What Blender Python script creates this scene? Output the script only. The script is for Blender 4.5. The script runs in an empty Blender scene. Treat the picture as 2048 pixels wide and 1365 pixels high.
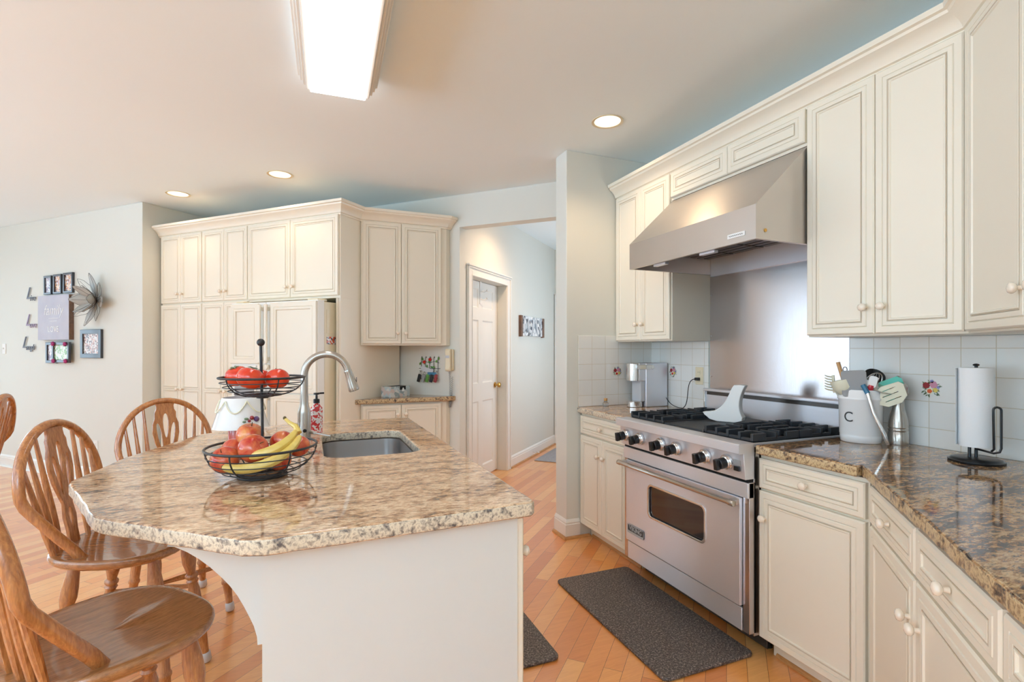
import bpy, bmesh, math, random
from mathutils import Vector, Matrix
random.seed(7)
S2 = math.sqrt(2.0)
D2R = math.radians
scene = bpy.context.scene
COL = scene.collection

# ------------------------------------------------------------------ camera
cd = bpy.data.cameras.new('camera')
cd.sensor_width = 36.0
cd.lens = 36.0 * 1011.0 / 2048.0
cd.shift_y = (699.4 - 682.5) / 2048.0
cd.clip_start = 0.02
cam = bpy.data.objects.new('camera', cd)
cam.location = (0.0, 0.0, 1.333)
cam.rotation_euler = (D2R(90), 0, D2R(-22.0))
COL.objects.link(cam)
scene.camera = cam

# ------------------------------------------------------------------ view, world, daylight
scene.view_settings.view_transform = 'Standard'
scene.view_settings.look = 'None'
scene.view_settings.gamma = 1.0
scene.view_settings.use_curve_mapping = False
scene.view_settings.exposure = -0.59
scene.cycles.max_bounces = 10
scene.cycles.diffuse_bounces = 6
scene.cycles.glossy_bounces = 4
scene.cycles.transmission_bounces = 6
scene.cycles.transparent_max_bounces = 8
scene.cycles.caustics_reflective = False
scene.cycles.caustics_refractive = False
scene.cycles.sample_clamp_indirect = 6.0
scene.cycles.use_denoising = True

w = bpy.data.worlds.new('sky')
scene.world = w
w.use_nodes = True
bg = w.node_tree.nodes['Background']
bg.inputs[0].default_value = (0.80, 0.90, 1.0, 1)
bg.inputs[1].default_value = 1.2


def area(name, loc, rot, sx, sy, power, color=(1, 1, 1), spread=180):
    l = bpy.data.lights.new(name, 'AREA')
    l.shape = 'RECTANGLE'
    l.size = sx
    l.size_y = sy
    l.energy = power
    l.color = color
    l.spread = D2R(spread)
    o = bpy.data.objects.new(name, l)
    o.location = loc
    o.rotation_euler = rot
    COL.objects.link(o)
    return o


DAY = (0.58, 0.81, 1.0)
CEIL_FILL = (0.49, 0.75, 1.0)  # tint of the added ceiling fill lamps
# daylight entering through the windows of the left wall (x=-6.5) and the rear wall (y=-4):
# sky light travelling level; added fill lamps tilt up to brighten the ceiling
for yy in (-2.15, 0.45, 3.05):
    area('daylight_left', (-6.66, yy, 1.45), (0, D2R(-90), 0), 2.1, 2.0, 52, DAY)
    area('ceiling_fill_left', (-6.70, yy, 1.40), (0, D2R(-142), 0), 2.0, 2.0, 285, CEIL_FILL, 120)
for xx in (-1.08, -3.08, -5.08):
    area('daylight_rear', (xx, -4.18, 1.30), (D2R(90), 0, 0), 1.7, 2.3, 7, DAY)
    area('ceiling_fill_rear', (xx, -4.22, 1.20), (D2R(146), 0, 0), 1.7, 2.2, 70, CEIL_FILL, 110)
area('ceiling_fill_right', (0.24, -2.75, 1.25), (0, D2R(140), 0), 1.7, 1.6, 720, (0.52, 0.77, 1.0), 120)  # added lamp behind the right rear opening, aimed up to lift the ceiling
# hall daylight from the side window in the passage
area('daylight_hall', (3.783, 4.419, 1.55), (D2R(90), 0, D2R(45)), 1.1, 1.4, 48, (0.66, 0.83, 1.0))

# ------------------------------------------------------------------ materials
def lin(c):
    out = []
    for v in c:
        v = v / 255.0
        out.append(v / 12.92 if v <= 0.04045 else ((v + 0.055) / 1.055) ** 2.4)
    return tuple(out) + (1.0,)


class N:
    def __init__(s, name):
        s.m = bpy.data.materials.new(name)
        s.m.use_nodes = True
        s.t = s.m.node_tree
        s.b = s.t.nodes['Principled BSDF']

    def n(s, typ, **kw):
        x = s.t.nodes.new(typ)
        for k, v in kw.items():
            setattr(x, k, v)
        return x

    def l(s, a, b):
        s.t.links.new(a, b)

    def coord(s, scale=(1, 1, 1), rot=(0, 0, 0), out='Object', loc=(0, 0, 0)):
        c = s.n('ShaderNodeTexCoord')
        mp = s.n('ShaderNodeMapping')
        mp.inputs['Scale'].default_value = scale
        mp.inputs['Rotation'].default_value = rot
        mp.inputs['Location'].default_value = loc
        s.l(c.outputs[out], mp.inputs['Vector'])
        return mp.outputs[0]

    def noise(s, vec, scale, detail=4, rough=0.5, dist=0.0):
        x = s.n('ShaderNodeTexNoise')
        x.inputs['Scale'].default_value = scale
        x.inputs['Detail'].default_value = detail
        x.inputs['Roughness'].default_value = rough
        x.inputs['Distortion'].default_value = dist
        s.l(vec, x.inputs['Vector'])
        return x.outputs['Fac']

    def ramp(s, fac, stops, interp='LINEAR'):
        x = s.n('ShaderNodeValToRGB')
        cr = x.color_ramp
        cr.interpolation = interp
        while len(cr.elements) < len(stops):
            cr.elements.new(0.5)
        for e, (p, c) in zip(cr.elements, stops):
            e.position = p
            e.color = c if len(c) == 4 else tuple(c) + (1,)
        s.l(fac, x.inputs[0])
        return x.outputs[0]

    def mix(s, fac, a, b, mode='MIX'):
        x = s.n('ShaderNodeMix', data_type='RGBA', blend_type=mode)
        for sock, v in ((x.inputs[0], fac), (x.inputs[6], a), (x.inputs[7], b)):
            if isinstance(v, (int, float)):
                sock.default_value = v
            elif isinstance(v, tuple):
                sock.default_value = v
            else:
                s.l(v, sock)
        return x.outputs[2]

    def bump(s, h, strength=0.2, dist=0.01):
        x = s.n('ShaderNodeBump')
        x.inputs['Strength'].default_value = strength
        x.inputs['Distance'].default_value = dist
        s.l(h, x.inputs['Height'])
        s.l(x.outputs[0], s.b.inputs['Normal'])

    def set(s, color=None, rough=None, metal=None, coat=None, spec=None, emis=None, estr=None, trans=None):
        i = s.b.inputs
        if color is not None:
            if isinstance(color, tuple):
                i['Base Color'].default_value = color
            else:
                s.l(color, i['Base Color'])
        if rough is not None:
            if isinstance(rough, (int, float)):
                i['Roughness'].default_value = rough
            else:
                s.l(rough, i['Roughness'])
        if metal is not None:
            i['Metallic'].default_value = metal
        if coat is not None:
            i['Coat Weight'].default_value = coat
            i['Coat Roughness'].default_value = 0.05
        if spec is not None:
            i['Specular IOR Level'].default_value = spec
        if emis is not None:
            i['Emission Color'].default_value = emis
            i['Emission Strength'].default_value = estr
        if trans is not None:
            i['Transmission Weight'].default_value = trans
        return s.m


def paint(name, c, rough=0.5, var=0.03, bump=0.0, coat=None):
    n = N(name)
    v = n.coord()
    f = n.noise(v, 3.0, 3)
    a = lin(c)
    b = tuple(x * (1 - var) for x in a[:3]) + (1,)
    n.set(n.mix(f, a, b), rough, coat=coat)
    if bump:
        n.bump(n.noise(v, 260, 3), bump, 0.002)
    return n.m


def metal(name, c, rough=0.25, axis=0, streak=True, met=0.82, an=0.75):
    n = N(name)
    sc = [4, 4, 4]
    sc[axis] = 0.15
    v = n.coord(scale=tuple(sc))
    f = n.noise(v, 60, 4, 0.6)
    v2 = n.coord(scale=(1, 1, 1))
    f2 = n.noise(v2, 2.2, 3)
    a = lin(c)
    b = tuple(x * 0.86 for x in a[:3]) + (1,)
    n.set(n.mix(f2, a, b), None, met)
    n.b.inputs['Anisotropic'].default_value = an if streak else 0.0
    if streak:
        tg = n.n('ShaderNodeVectorTransform', vector_type='VECTOR', convert_from='OBJECT', convert_to='WORLD')
        tg.inputs[0].default_value = (0.001, 0.001, 1)
        n.l(tg.outputs[0], n.b.inputs['Tangent'])
    mr = n.n('ShaderNodeMapRange')
    mr.inputs[3].default_value = rough * 0.8
    mr.inputs[4].default_value = rough * 1.25
    n.l(f, mr.inputs[0])
    n.l(mr.outputs[0], n.b.inputs['Roughness'])
    if streak:
        n.bump(f, 0.015, 0.002)
    return n.m


def wood(name, c1, c2, scale=(1, 1, 1), rough=0.32, coat=0.3):
    n = N(name)
    v = n.coord(scale=scale)
    f = n.noise(v, 14, 5, 0.6, 1.2)
    g = n.noise(v, 60, 3, 0.6, 0.5)
    col = n.ramp(f, [(0.3, lin(c2)), (0.62, lin(c1))])
    col = n.mix(n.ramp(g, [(0.35, (0.55, 0.55, 0.55, 1)), (0.6, (1, 1, 1, 1))]), (0, 0, 0, 1), col, 'MIX') if False else \
        n.mix(0.55, col, n.ramp(g, [(0.35, (0.62, 0.62, 0.62, 1)), (0.6, (1, 1, 1, 1))]), 'MULTIPLY')
    n.set(col, rough, coat=coat)
    return n.m


M = {}
M['wall'] = paint('wall_paint', (220, 220, 212), 0.6, 0.015)
M['ceil'] = paint('ceiling_paint', (238, 248, 252), 0.7, 0.01)
M['trim'] = paint('trim_paint', (236, 235, 230), 0.35, 0.01)
M['cab'] = paint('cream_cabinet_paint', (236, 228, 211), 0.34, 0.015)
M['isle'] = paint('island_panel_paint', (216, 217, 214), 0.4, 0.015)
M['glaze'] = paint('cream_cabinet_glaze_lines', (206, 190, 166), 0.5, 0.05)
M['knobc'] = paint('ceramic_knob', (240, 226, 208), 0.25, 0.02, coat=0.5)
M['white'] = paint('white_plastic', (236, 236, 234), 0.35, 0.01)
M['almond'] = paint('almond_plastic', (226, 214, 184), 0.35, 0.01)
M['black'] = paint('black_enamel', (22, 22, 24), 0.3, 0.1)
M['wire'] = paint('black_wire', (38, 37, 38), 0.4, 0.1)
M['iron'] = paint('cast_iron', (44, 46, 50), 0.5, 0.2, bump=0.15)
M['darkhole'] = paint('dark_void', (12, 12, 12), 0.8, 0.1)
M['steel'] = metal('brushed_stainless', (238, 240, 248), 0.40, 0, True, 0.80, 0.75)
M['steelv'] = metal('brushed_stainless_vertical', (214, 206, 206), 0.22, 2, True, 1.0, 0.7)
M['steelh'] = metal('brushed_stainless_hood', (214, 206, 198), 0.36, 0)
M['sinkst'] = metal('sink_stainless', (176, 172, 170), 0.36, 0, True, 0.85, 0.6)
M['chrome'] = metal('polished_metal', (225, 222, 218), 0.08, 0, False)
M['nickel'] = metal('brushed_nickel', (190, 182, 172), 0.22, 2)
M['darksteel'] = metal('dark_steel', (96, 92, 90), 0.35, 0)
M['brass'] = metal('brass', (214, 170, 92), 0.2, 0, False)
M['grey'] = paint('grey_plastic', (150, 150, 150), 0.45, 0.03)
M['lgrey'] = paint('light_grey_plastic', (200, 203, 208), 0.4, 0.03)
M['qround'] = wood('oak_quarter_round', (206, 150, 92), (176, 118, 66), (0.6, 0.6, 8))
M['oak'] = wood('oak_chair_finish', (194, 126, 70), (150, 88, 44), (0.8, 5, 5), 0.26, 0.5)
M['oakv'] = wood('oak_chair_finish_upright', (194, 126, 70), (150, 88, 44), (5, 5, 0.7), 0.26, 0.5)
M['seat'] = wood('oak_seat_finish', (176, 118, 72), (134, 86, 50), (0.9, 7, 5), 0.2, 0.6)

# oak strip floor, boards run along the (1,1) diagonal
n = N('oak_strip_floor')
v = n.coord(rot=(0, 0, D2R(-45)))
br = n.n('ShaderNodeTexBrick')
br.offset = 0.37
br.offset_frequency = 2
br.inputs['Scale'].default_value = 1.0
br.inputs['Brick Width'].default_value = 1.05
br.inputs['Row Height'].default_value = 0.079
br.inputs['Mortar Size'].default_value = 0.0009
br.inputs['Mortar Smooth'].default_value = 0.3
br.inputs['Bias'].default_value = 0.0
br.inputs['Color1'].default_value = (0, 0, 0, 1)
br.inputs['Color2'].default_value = (1, 1, 1, 1)
br.inputs['Mortar'].default_value = (0.5, 0.5, 0.5, 1)
n.l(v, br.inputs['Vector'])
tone = n.ramp(br.outputs['Color'], [(0.0, lin((214, 128, 62))), (0.35, lin((232, 146, 74))), (0.7, lin((240, 162, 88))), (1.0, lin((246, 182, 112)))])
v2 = n.coord(rot=(0, 0, D2R(-45)), scale=(1.0, 14, 1))
gr = n.noise(v2, 5, 6, 0.65, 1.5)
grc = n.ramp(gr, [(0.3, (0.82, 0.74, 0.66, 1)), (0.6, (1, 1, 1, 1))])
col = n.mix(0.7, tone, grc, 'MULTIPLY')
col = n.mix(br.outputs['Fac'], col, lin((96, 56, 30)))
n.set(col, 0.32, coat=1.0)
n.b.inputs['Coat Roughness'].default_value = 0.20
n.bump(n.noise(v, 7, 2), 0.05, 0.004)
M['floor'] = n.m

# granite
def granite(name, tones, rot=0.0, seed=0.0):
    n = N(name)
    v = n.coord(scale=(1.0, 3.4, 3.4), rot=(0, 0, rot), loc=(seed, seed, 0))
    f0 = n.noise(v, 4.2, 8, 0.66, 0.9)
    vb = n.coord(scale=(1.0, 2.1, 2.1), rot=(0, 0, rot), loc=(seed, 0, seed))
    f1 = n.noise(vb, 34.0, 5, 0.7, 0.5)
    f = n.mix(0.52, f0, f1)
    base = n.ramp(f, tones)
    v2 = n.coord(scale=(1.0, 2.4, 2.4), rot=(0, 0, rot), loc=(seed, 0, 0))
    g = n.noise(v2, 42, 5, 0.7, 0.4)
    spk = n.ramp(g, [(0.34, (0.20, 0.17, 0.15, 1)), (0.46, (0.78, 0.74, 0.70, 1)), (0.6, (1, 1, 1, 1))])
    col = n.mix(0.85, base, spk, 'MULTIPLY')
    h = n.noise(v2, 90, 3, 0.6)
    lt = n.ramp(h, [(0.60, (0, 0, 0, 1)), (0.72, (1, 1, 1, 1))])
    col = n.mix(n.mix(0.4, (0, 0, 0, 1), lt), col, lin((232, 212, 178)))
    n.set(col, 0.06, coat=0.15)
    return n.m


M['gran'] = granite('gold_brown_granite', [(0.37, lin((92, 72, 58))), (0.43, lin((148, 114, 92))), (0.485, lin((204, 160, 122))), (0.55, lin((236, 206, 172))), (0.62, lin((206, 154, 112)))], D2R(8))
M['gran2'] = granite('dark_gold_granite', [(0.38, lin((48, 42, 42))), (0.45, lin((108, 88, 76))), (0.50, lin((172, 130, 90))), (0.56, lin((214, 176, 130))), (0.62, lin((128, 112, 102)))], D2R(-6), 3.0)

def gran_edge(name, dark, mid, light):
    n = N(name)
    v = n.coord()
    f = n.noise(v, 75.0, 4, 0.6, 0.3)
    g = n.noise(v, 22.0, 3, 0.6, 0.6)
    n.set(n.ramp(n.mix(0.4, f, g), [(0.38, lin(dark)), (0.45, lin(mid)), (0.53, lin(light)), (0.62, lin(mid))]), 0.3)
    n.bump(f, 0.5, 0.003)
    return n.m


M['granedge'] = gran_edge('rough_granite_edge', (88, 80, 78), (168, 152, 134), (226, 212, 188))
M['granedge2'] = gran_edge('rough_dark_granite_edge', (66, 58, 54), (150, 120, 88), (208, 184, 142))

# square wall tiles
def tile(name, rotz, c, off=(0, 0, 0)):
    n = N(name)
    v = n.coord(loc=off)
    # object coords: x along the wall, z up -> use (x, z)
    sp = n.n('ShaderNodeSeparateXYZ')
    n.l(v, sp.inputs[0])
    cb = n.n('ShaderNodeCombineXYZ')
    n.l(sp.outputs[0], cb.inputs[0])
    n.l(sp.outputs[2], cb.inputs[1])
    br = n.n('ShaderNodeTexBrick')
    br.offset = 0.0
    br.inputs['Scale'].default_value = 1.0
    br.inputs['Brick Width'].default_value = 0.1115
    br.inputs['Row Height'].default_value = 0.1115
    br.inputs['Mortar Size'].default_value = 0.0016
    br.inputs['Mortar Smooth'].default_value = 0.4
    a = lin(c)
    br.inputs['Color1'].default_value = a
    br.inputs['Color2'].default_value = tuple(x * 0.96 for x in a[:3]) + (1,)
    br.inputs['Mortar'].default_value = lin((206, 196, 176))
    n.l(cb.outputs[0], br.inputs['Vector'])
    n.set(br.outputs['Color'], 0.14, coat=0.2)
    inv = n.n('ShaderNodeMath', operation='SUBTRACT')
    inv.inputs[0].default_value = 1.0
    n.l(br.outputs['Fac'], inv.inputs[1])
    n.bump(inv.outputs[0], 0.5, 0.0015)
    return n.m


M['tile'] = tile('glazed_white_tile', 0, (232, 232, 228))

n = N('grey_kitchen_mat')
v = n.coord(scale=(1, 1, 1))
f = n.noise(v, 120, 5, 0.8)
v3 = n.coord(scale=(60, 200, 1))
g = n.noise(v3, 3, 3)
n.set(n.ramp(n.mix(0.25, f, g), [(0.40, lin((44, 38, 36))), (0.52, lin((92, 80, 74))), (0.62, lin((176, 160, 150)))]), 0.6)
n.bump(f, 0.4, 0.002)
M['mat'] = n.m
M['matedge'] = paint('mat_edge', (92, 90, 92), 0.45, 0.05)
n = N('hall_rug_weave')
v = n.coord()
n.set(n.mix(n.noise(v, 60, 4), lin((130, 128, 132)), lin((176, 174, 178))), 0.9)
M['rug'] = n.m

n = N('fluorescent_diffuser')
n.set(lin((255, 255, 255)), 0.5, emis=(0.94, 0.97, 1.0, 1), estr=8.5)
M['diff'] = n.m
n = N('recessed_lamp_glow')
n.set(lin((255, 240, 220)), 0.5, emis=(1.0, 0.86, 0.66, 1), estr=8.5)
M['glow'] = n.m
n = N('window_glass')
tr = n.n('ShaderNodeBsdfTransparent')
gl = n.n('ShaderNodeBsdfGlossy')
gl.inputs['Roughness'].default_value = 0.02
mx = n.n('ShaderNodeMixShader')
mx.inputs[0].default_value = 0.08
n.l(tr.outputs[0], mx.inputs[1])
n.l(gl.outputs[0], mx.inputs[2])
n.l(mx.outputs[0], n.t.nodes['Material Output'].inputs[0])
M['glass'] = n.m
n = N('clear_glass')
gl = n.set(lin((235, 240, 240)), 0.03, trans=0.9)
M['jar'] = gl
n = N('oven_window_glass')
M['oveng'] = n.set(lin((40, 34, 36)), 0.04, coat=0.6)

def skin(name, c1, c2, scale=6, rough=0.25, spots=True, z=False):
    n = N(name)
    v = n.coord(scale=(1, 1, 0.35) if z else (1, 1, 1))
    f = n.noise(v, scale, 4, 0.6, 0.4)
    col = n.ramp(f, [(0.38, lin(c1)), (0.66, lin(c2))])
    n.set(col, rough, coat=0.3)
    return n.m


M['tomato'] = skin('tomato_skin', (206, 42, 18), (226, 74, 30), 10, 0.15)
M['apple'] = skin('apple_skin', (190, 44, 34), (228, 128, 74), 22, 0.22, z=True)
M['apple2'] = skin('apple_skin_pale', (202, 64, 40), (236, 162, 92), 20, 0.22, z=True)
M['banana'] = skin('banana_skin', (222, 186, 88), (236, 208, 120), 14, 0.4)
M['bananat'] = paint('banana_tip', (96, 82, 44), 0.6, 0.1)
M['stem'] = paint('fruit_stem', (84, 66, 36), 0.7, 0.1)
M['green'] = paint('leaf_green', (86, 140, 52), 0.5, 0.1)
M['red'] = paint('flower_red', (204, 40, 28), 0.4, 0.1)
M['orange'] = paint('flower_orange', (224, 96, 44), 0.5, 0.1)
M['pink'] = paint('flower_pink', (206, 140, 160), 0.5, 0.1)
M['yellow'] = paint('flower_yellow', (222, 196, 96), 0.5, 0.1)
M['magenta'] = paint('ribbon_magenta', (176, 52, 118), 0.5, 0.1)
M['purple'] = paint('plum_purple', (92, 58, 104), 0.3, 0.1)
M['blue'] = paint('blue_plastic', (52, 110, 140), 0.4, 0.05)
M['teal'] = paint('teal_silicone', (104, 208, 186), 0.4, 0.05)
M['redp'] = paint('red_silicone', (190, 46, 58), 0.35, 0.05)
M['cream'] = paint('cream_silicone', (232, 228, 204), 0.4, 0.03)
M['tan'] = paint('wooden_spoon', (202, 152, 100), 0.5, 0.1)
M['ceramic'] = paint('white_ceramic', (238, 238, 238), 0.12, 0.01, coat=0.5)
M['paper'] = paint('paper_towel', (240, 240, 240), 0.9, 0.02, bump=0.25)
M['candle'] = paint('red_candle_wax', (206, 74, 58), 0.2, 0.05, coat=0.6)
M['cork'] = paint('cork', (200, 150, 90), 0.8, 0.1)
M['silver'] = paint('silver_paint', (180, 182, 184), 0.3, 0.1)
M['frame'] = paint('black_picture_frame', (52, 52, 58), 0.28, 0.1, coat=0.4)
M['brownf'] = wood('brown_picture_frame', (120, 84, 60), (84, 56, 38))
M['wordm'] = paint('dark_metal_word', (96, 94, 104), 0.35, 0.2)
M['sign'] = None
n = N('washed_plank_sign')
v = n.coord(scale=(1, 1, 1))
f = n.noise(v, 5, 5)
M['sign'] = n.set(n.mix(f, lin((176, 178, 196)), lin((208, 210, 220))), 0.7)
M['ink'] = paint('printed_ink', (60, 60, 62), 0.6, 0.05)
M['whiteink'] = paint('white_ink', (236, 238, 240), 0.6, 0.02)
M['mesh'] = paint('gauze_petal', (190, 188, 182), 0.6, 0.1)


def photo(name, cols, scale=18):
    n = N(name)
    v = n.coord()
    vo = n.n('ShaderNodeTexVoronoi')
    vo.inputs['Scale'].default_value = scale
    n.l(v, vo.inputs['Vector'])
    sp = n.n('ShaderNodeSeparateColor')
    n.l(vo.outputs['Color'], sp.inputs[0])
    st = [(i / (len(cols)), lin(c)) for i, c in enumerate(cols)]
    n.set(n.ramp(sp.outputs[0], st, 'CONSTANT'), 0.25)
    return n.m


M['ph1'] = photo('portrait_print_warm', [(214, 200, 200), (190, 120, 84), (226, 210, 196), (120, 96, 92), (222, 176, 130)], 60)
M['ph2'] = photo('portrait_print_cool', [(216, 216, 226), (196, 180, 186), (230, 230, 232), (140, 130, 150)], 50)
M['ph3'] = photo('garden_print', [(150, 190, 120), (214, 222, 200), (120, 160, 96), (228, 226, 220)], 60)
M['ph4'] = photo('collage_print', [(222, 216, 212), (160, 120, 110), (230, 226, 222), (110, 96, 96), (206, 170, 156)], 70)
M['ph5'] = photo('winter_print', [(226, 230, 232), (150, 160, 170), (240, 240, 240), (96, 100, 110), (190, 196, 200)], 26)
M['tissue'] = photo('tissue_box_print', [(186, 200, 204), (206, 190, 186), (150, 164, 168), (214, 214, 210)], 30)
M['soapl'] = photo('soap_label_print', [(214, 60, 60), (240, 236, 234), (200, 50, 56), (236, 226, 226)], 130)
M['stick'] = photo('sticker_print', [(200, 90, 60), (60, 60, 70), (220, 216, 214)], 70)

# ------------------------------------------------------------------ mesh helpers
class MB:
    def __init__(s):
        s.v = []
        s.f = []
        s.mi = []
        s.mats = []
        s.M = Matrix.Identity(4)
        s.cur = 0

    def mat(s, m):
        if m not in s.mats:
            s.mats.append(m)
        s.cur = s.mats.index(m)
        return s

    def add(s, vs, fs):
        o = len(s.v)
        s.v += [tuple(s.M @ Vector(p)) for p in vs]
        s.f += [tuple(i + o for i in f) for f in fs]
        s.mi += [s.cur] * len(fs)
        return s

    def box(s, x0, x1, y0, y1, z0, z1):
        vs = [(x, y, z) for z in (z0, z1) for y in (y0, y1) for x in (x0, x1)]
        return s.add(vs, [(0, 2, 3, 1), (4, 5, 7, 6), (0, 1, 5, 4), (2, 6, 7, 3), (0, 4, 6, 2), (1, 3, 7, 5)])

    def prism(s, poly, z0, z1):
        n = len(poly)
        vs = [(x, y, z0) for x, y in poly] + [(x, y, z1) for x, y in poly]
        fs = [tuple(range(n - 1, -1, -1)), tuple(range(n, 2 * n))]
        fs += [(i, (i + 1) % n, n + (i + 1) % n, n + i) for i in range(n)]
        return s.add(vs, fs)

    def loft(s, loops, cap0=True, cap1=True, close=True):
        n = len(loops[0])
        vs = [p for lp in loops for p in lp]
        fs = []
        for k in range(len(loops) - 1):
            for i in range(n if close else n - 1):
                j = (i + 1) % n
                fs.append((k * n + i, k * n + j, (k + 1) * n + j, (k + 1) * n + i))
        if cap0:
            fs.append(tuple(range(n - 1, -1, -1)))
        if cap1:
            fs.append(tuple((len(loops) - 1) * n + i for i in range(n)))
        return s.add(vs, fs)

    def lathe(s, prof, seg=24, base=(0, 0, 0), axis=(0, 0, 1), sx=1.0, sy=1.0, lobes=0, amp=0.0, caps=True):
        """prof: list of (radius, height) along axis"""
        a = Vector(axis).normalized()
        q = Vector((0, 0, 1)).rotation_difference(a).to_matrix().to_4x4()
        T = Matrix.Translation(Vector(base)) @ q
        loops = []
        for r, h in prof:
            lp = []
            for i in range(seg):
                t = 2 * math.pi * i / seg
                rr = max(r, 1e-5) * (1 + amp * math.cos(lobes * t) if lobes else 1)
                lp.append(tuple(T @ Vector((rr * sx * math.cos(t), rr * sy * math.sin(t), h))))
            loops.append(lp)
        return s.loft(loops, caps, caps)

    def tube(s, pts, r, seg=8, closed=False, flat=1.0):
        pts = [Vector(p) for p in pts]
        n = len(pts)
        rs = r if isinstance(r, (list, tuple)) else [r] * n
        tang = []
        for i in range(n):
            if closed:
                t = pts[(i + 1) % n] - pts[i - 1]
            else:
                t = pts[min(i + 1, n - 1)] - pts[max(i - 1, 0)]
            tang.append(t.normalized() if t.length > 1e-9 else Vector((0, 0, 1)))
        up = Vector((0, 0, 1))
        if abs(tang[0].dot(up)) > 0.9:
            up = Vector((1, 0, 0))
        nrm = (up - tang[0] * up.dot(tang[0])).normalized()
        loops = []
        for i in range(n):
            nrm = (nrm - tang[i] * nrm.dot(tang[i])).normalized()
            b = tang[i].cross(nrm)
            loops.append([tuple(pts[i] + (nrm * math.cos(2 * math.pi * k / seg) + b * flat * math.sin(2 * math.pi * k / seg)) * rs[i]) for k in range(seg)])
        if closed:
            loops.append(loops[0])
            return s.loft(loops, False, False)
        return s.loft(loops)

    def ball(s, c, r, seg=14, rings=8, sz=1.0, dip=0.0):
        prof = []
        for i in range(rings + 1):
            a = math.pi * i / rings
            rr = r * math.sin(a)
            h = -r * math.cos(a) * sz
            if dip:
                h -= dip * r * math.exp(-(rr / (0.35 * r)) ** 2) * (1 if i > rings / 2 else -0.5)
            prof.append((rr, h))
        return s.lathe(prof, seg, c)

    def build(s, name, mat=None, parent=None, bevel=0.0, smooth=True, angle=35, loc=None, rotz=None, seg=2):
        me = bpy.data.meshes.new(name)
        me.from_pydata(s.v, [], s.f)
        mats = list(s.mats)
        if mat is not None and not mats:
            mats = [mat]
        for m in mats:
            me.materials.append(m if not isinstance(m, str) else M[m])
        if s.mats:
            me.polygons.foreach_set('material_index', s.mi)
        bm = bmesh.new()
        bm.from_mesh(me)
        bmesh.ops.recalc_face_normals(bm, faces=bm.faces)
        bm.to_mesh(me)
        bm.free()
        if smooth:
            me.shade_smooth()
            me.set_sharp_from_angle(angle=D2R(angle))
        o = bpy.data.objects.new(name, me)
        COL.objects.link(o)
        if parent is not None:
            o.parent = parent
        if loc is not None:
            o.location = loc
        if rotz is not None:
            o.rotation_euler = (0, 0, rotz)
        if bevel:
            md = o.modifiers.new('bevel', 'BEVEL')
            md.width = bevel
            md.segments = seg
            md.limit_method = 'ANGLE'
            md.angle_limit = D2R(40)
            md.harden_normals = False
        return o


def tag(o, label=None, cat=None, group=None, kind=None):
    if label:
        o['label'] = label
    if cat:
        o['category'] = cat
    if group:
        o['group'] = group
    if kind:
        o['kind'] = kind
    return o


def thing(name, label, cat, loc=(0, 0, 0), rotz=0.0, group=None):
    o = bpy.data.objects.new(name, None)
    o.empty_display_size = 0.1
    COL.objects.link(o)
    o.location = loc
    o.rotation_euler = (0, 0, rotz)
    return tag(o, label, cat, group)


def struct(o):
    o['kind'] = 'structure'
    return o


def bx(name, mat, parent, *b, bevel=0.002, **k):
    return MB().box(*b).build(name, mat, parent, bevel=bevel, **k)


def copy_tree(o, parent=None):
    c = o.copy()
    COL.objects.link(c)
    if parent is not None:
        c.parent = parent
    for ch in list(o.children):
        copy_tree(ch, c)
    return c


def plate(outlines, thick, bevel=0.0, res=10, name='p'):
    """2D outline with holes -> extruded mesh (in xy, z from 0 to thick)"""
    cu = bpy.data.curves.new(name, 'CURVE')
    cu.dimensions = '2D'
    cu.fill_mode = 'BOTH'
    cu.extrude = thick / 2 - bevel
    cu.bevel_depth = bevel
    cu.bevel_resolution = 2
    cu.offset = -bevel
    for pts in outlines:
        sp = cu.splines.new('POLY')
        sp.points.add(len(pts) - 1)
        for i, p in enumerate(pts):
            sp.points[i].co = (p[0], p[1], 0, 1)
        sp.use_cyclic_u = True
    ob = bpy.data.objects.new(name, cu)
    COL.objects.link(ob)
    dg = bpy.context.evaluated_depsgraph_get()
    me = bpy.data.meshes.new_from_object(ob.evaluated_get(dg))
    bpy.data.objects.remove(ob)
    me.transform(Matrix.Translation((0, 0, thick / 2)))
    return me


def text_mesh(body, size, depth=0.001, shear=0.0, bold=0.0, align='CENTER', space=1.0):
    cu = bpy.data.curves.new('t', 'FONT')
    cu.body = body
    cu.size = size
    cu.extrude = depth
    cu.shear = shear
    cu.offset = bold
    cu.space_character = space
    cu.align_x = align
    cu.align_y = 'CENTER'
    ob = bpy.data.objects.new('t', cu)
    COL.objects.link(ob)
    dg = bpy.context.evaluated_depsgraph_get()
    me = bpy.data.meshes.new_from_object(ob.evaluated_get(dg))
    bpy.data.objects.remove(ob)
    return me


def mesh_obj(name, me, mat, parent=None, mtx=None, smooth=False):
    """put an existing mesh into the scene as its own object; geometry is moved by mtx"""
    if mtx is not None:
        me.transform(mtx)
    me.materials.clear()
    me.materials.append(M[mat] if isinstance(mat, str) else mat)
    if smooth:
        me.shade_smooth()
        me.set_sharp_from_angle(angle=D2R(35))
    o = bpy.data.objects.new(name, me)
    COL.objects.link(o)
    if parent is not None:
        o.parent = parent
    return o


# text lying in local xz plane (reads from -y side)
def TX(x, y, z, s=1.0):
    return Matrix.Translation((x, y, z)) @ Matrix.Rotation(D2R(90), 4, 'X') @ Matrix.Scale(s, 4)


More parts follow.
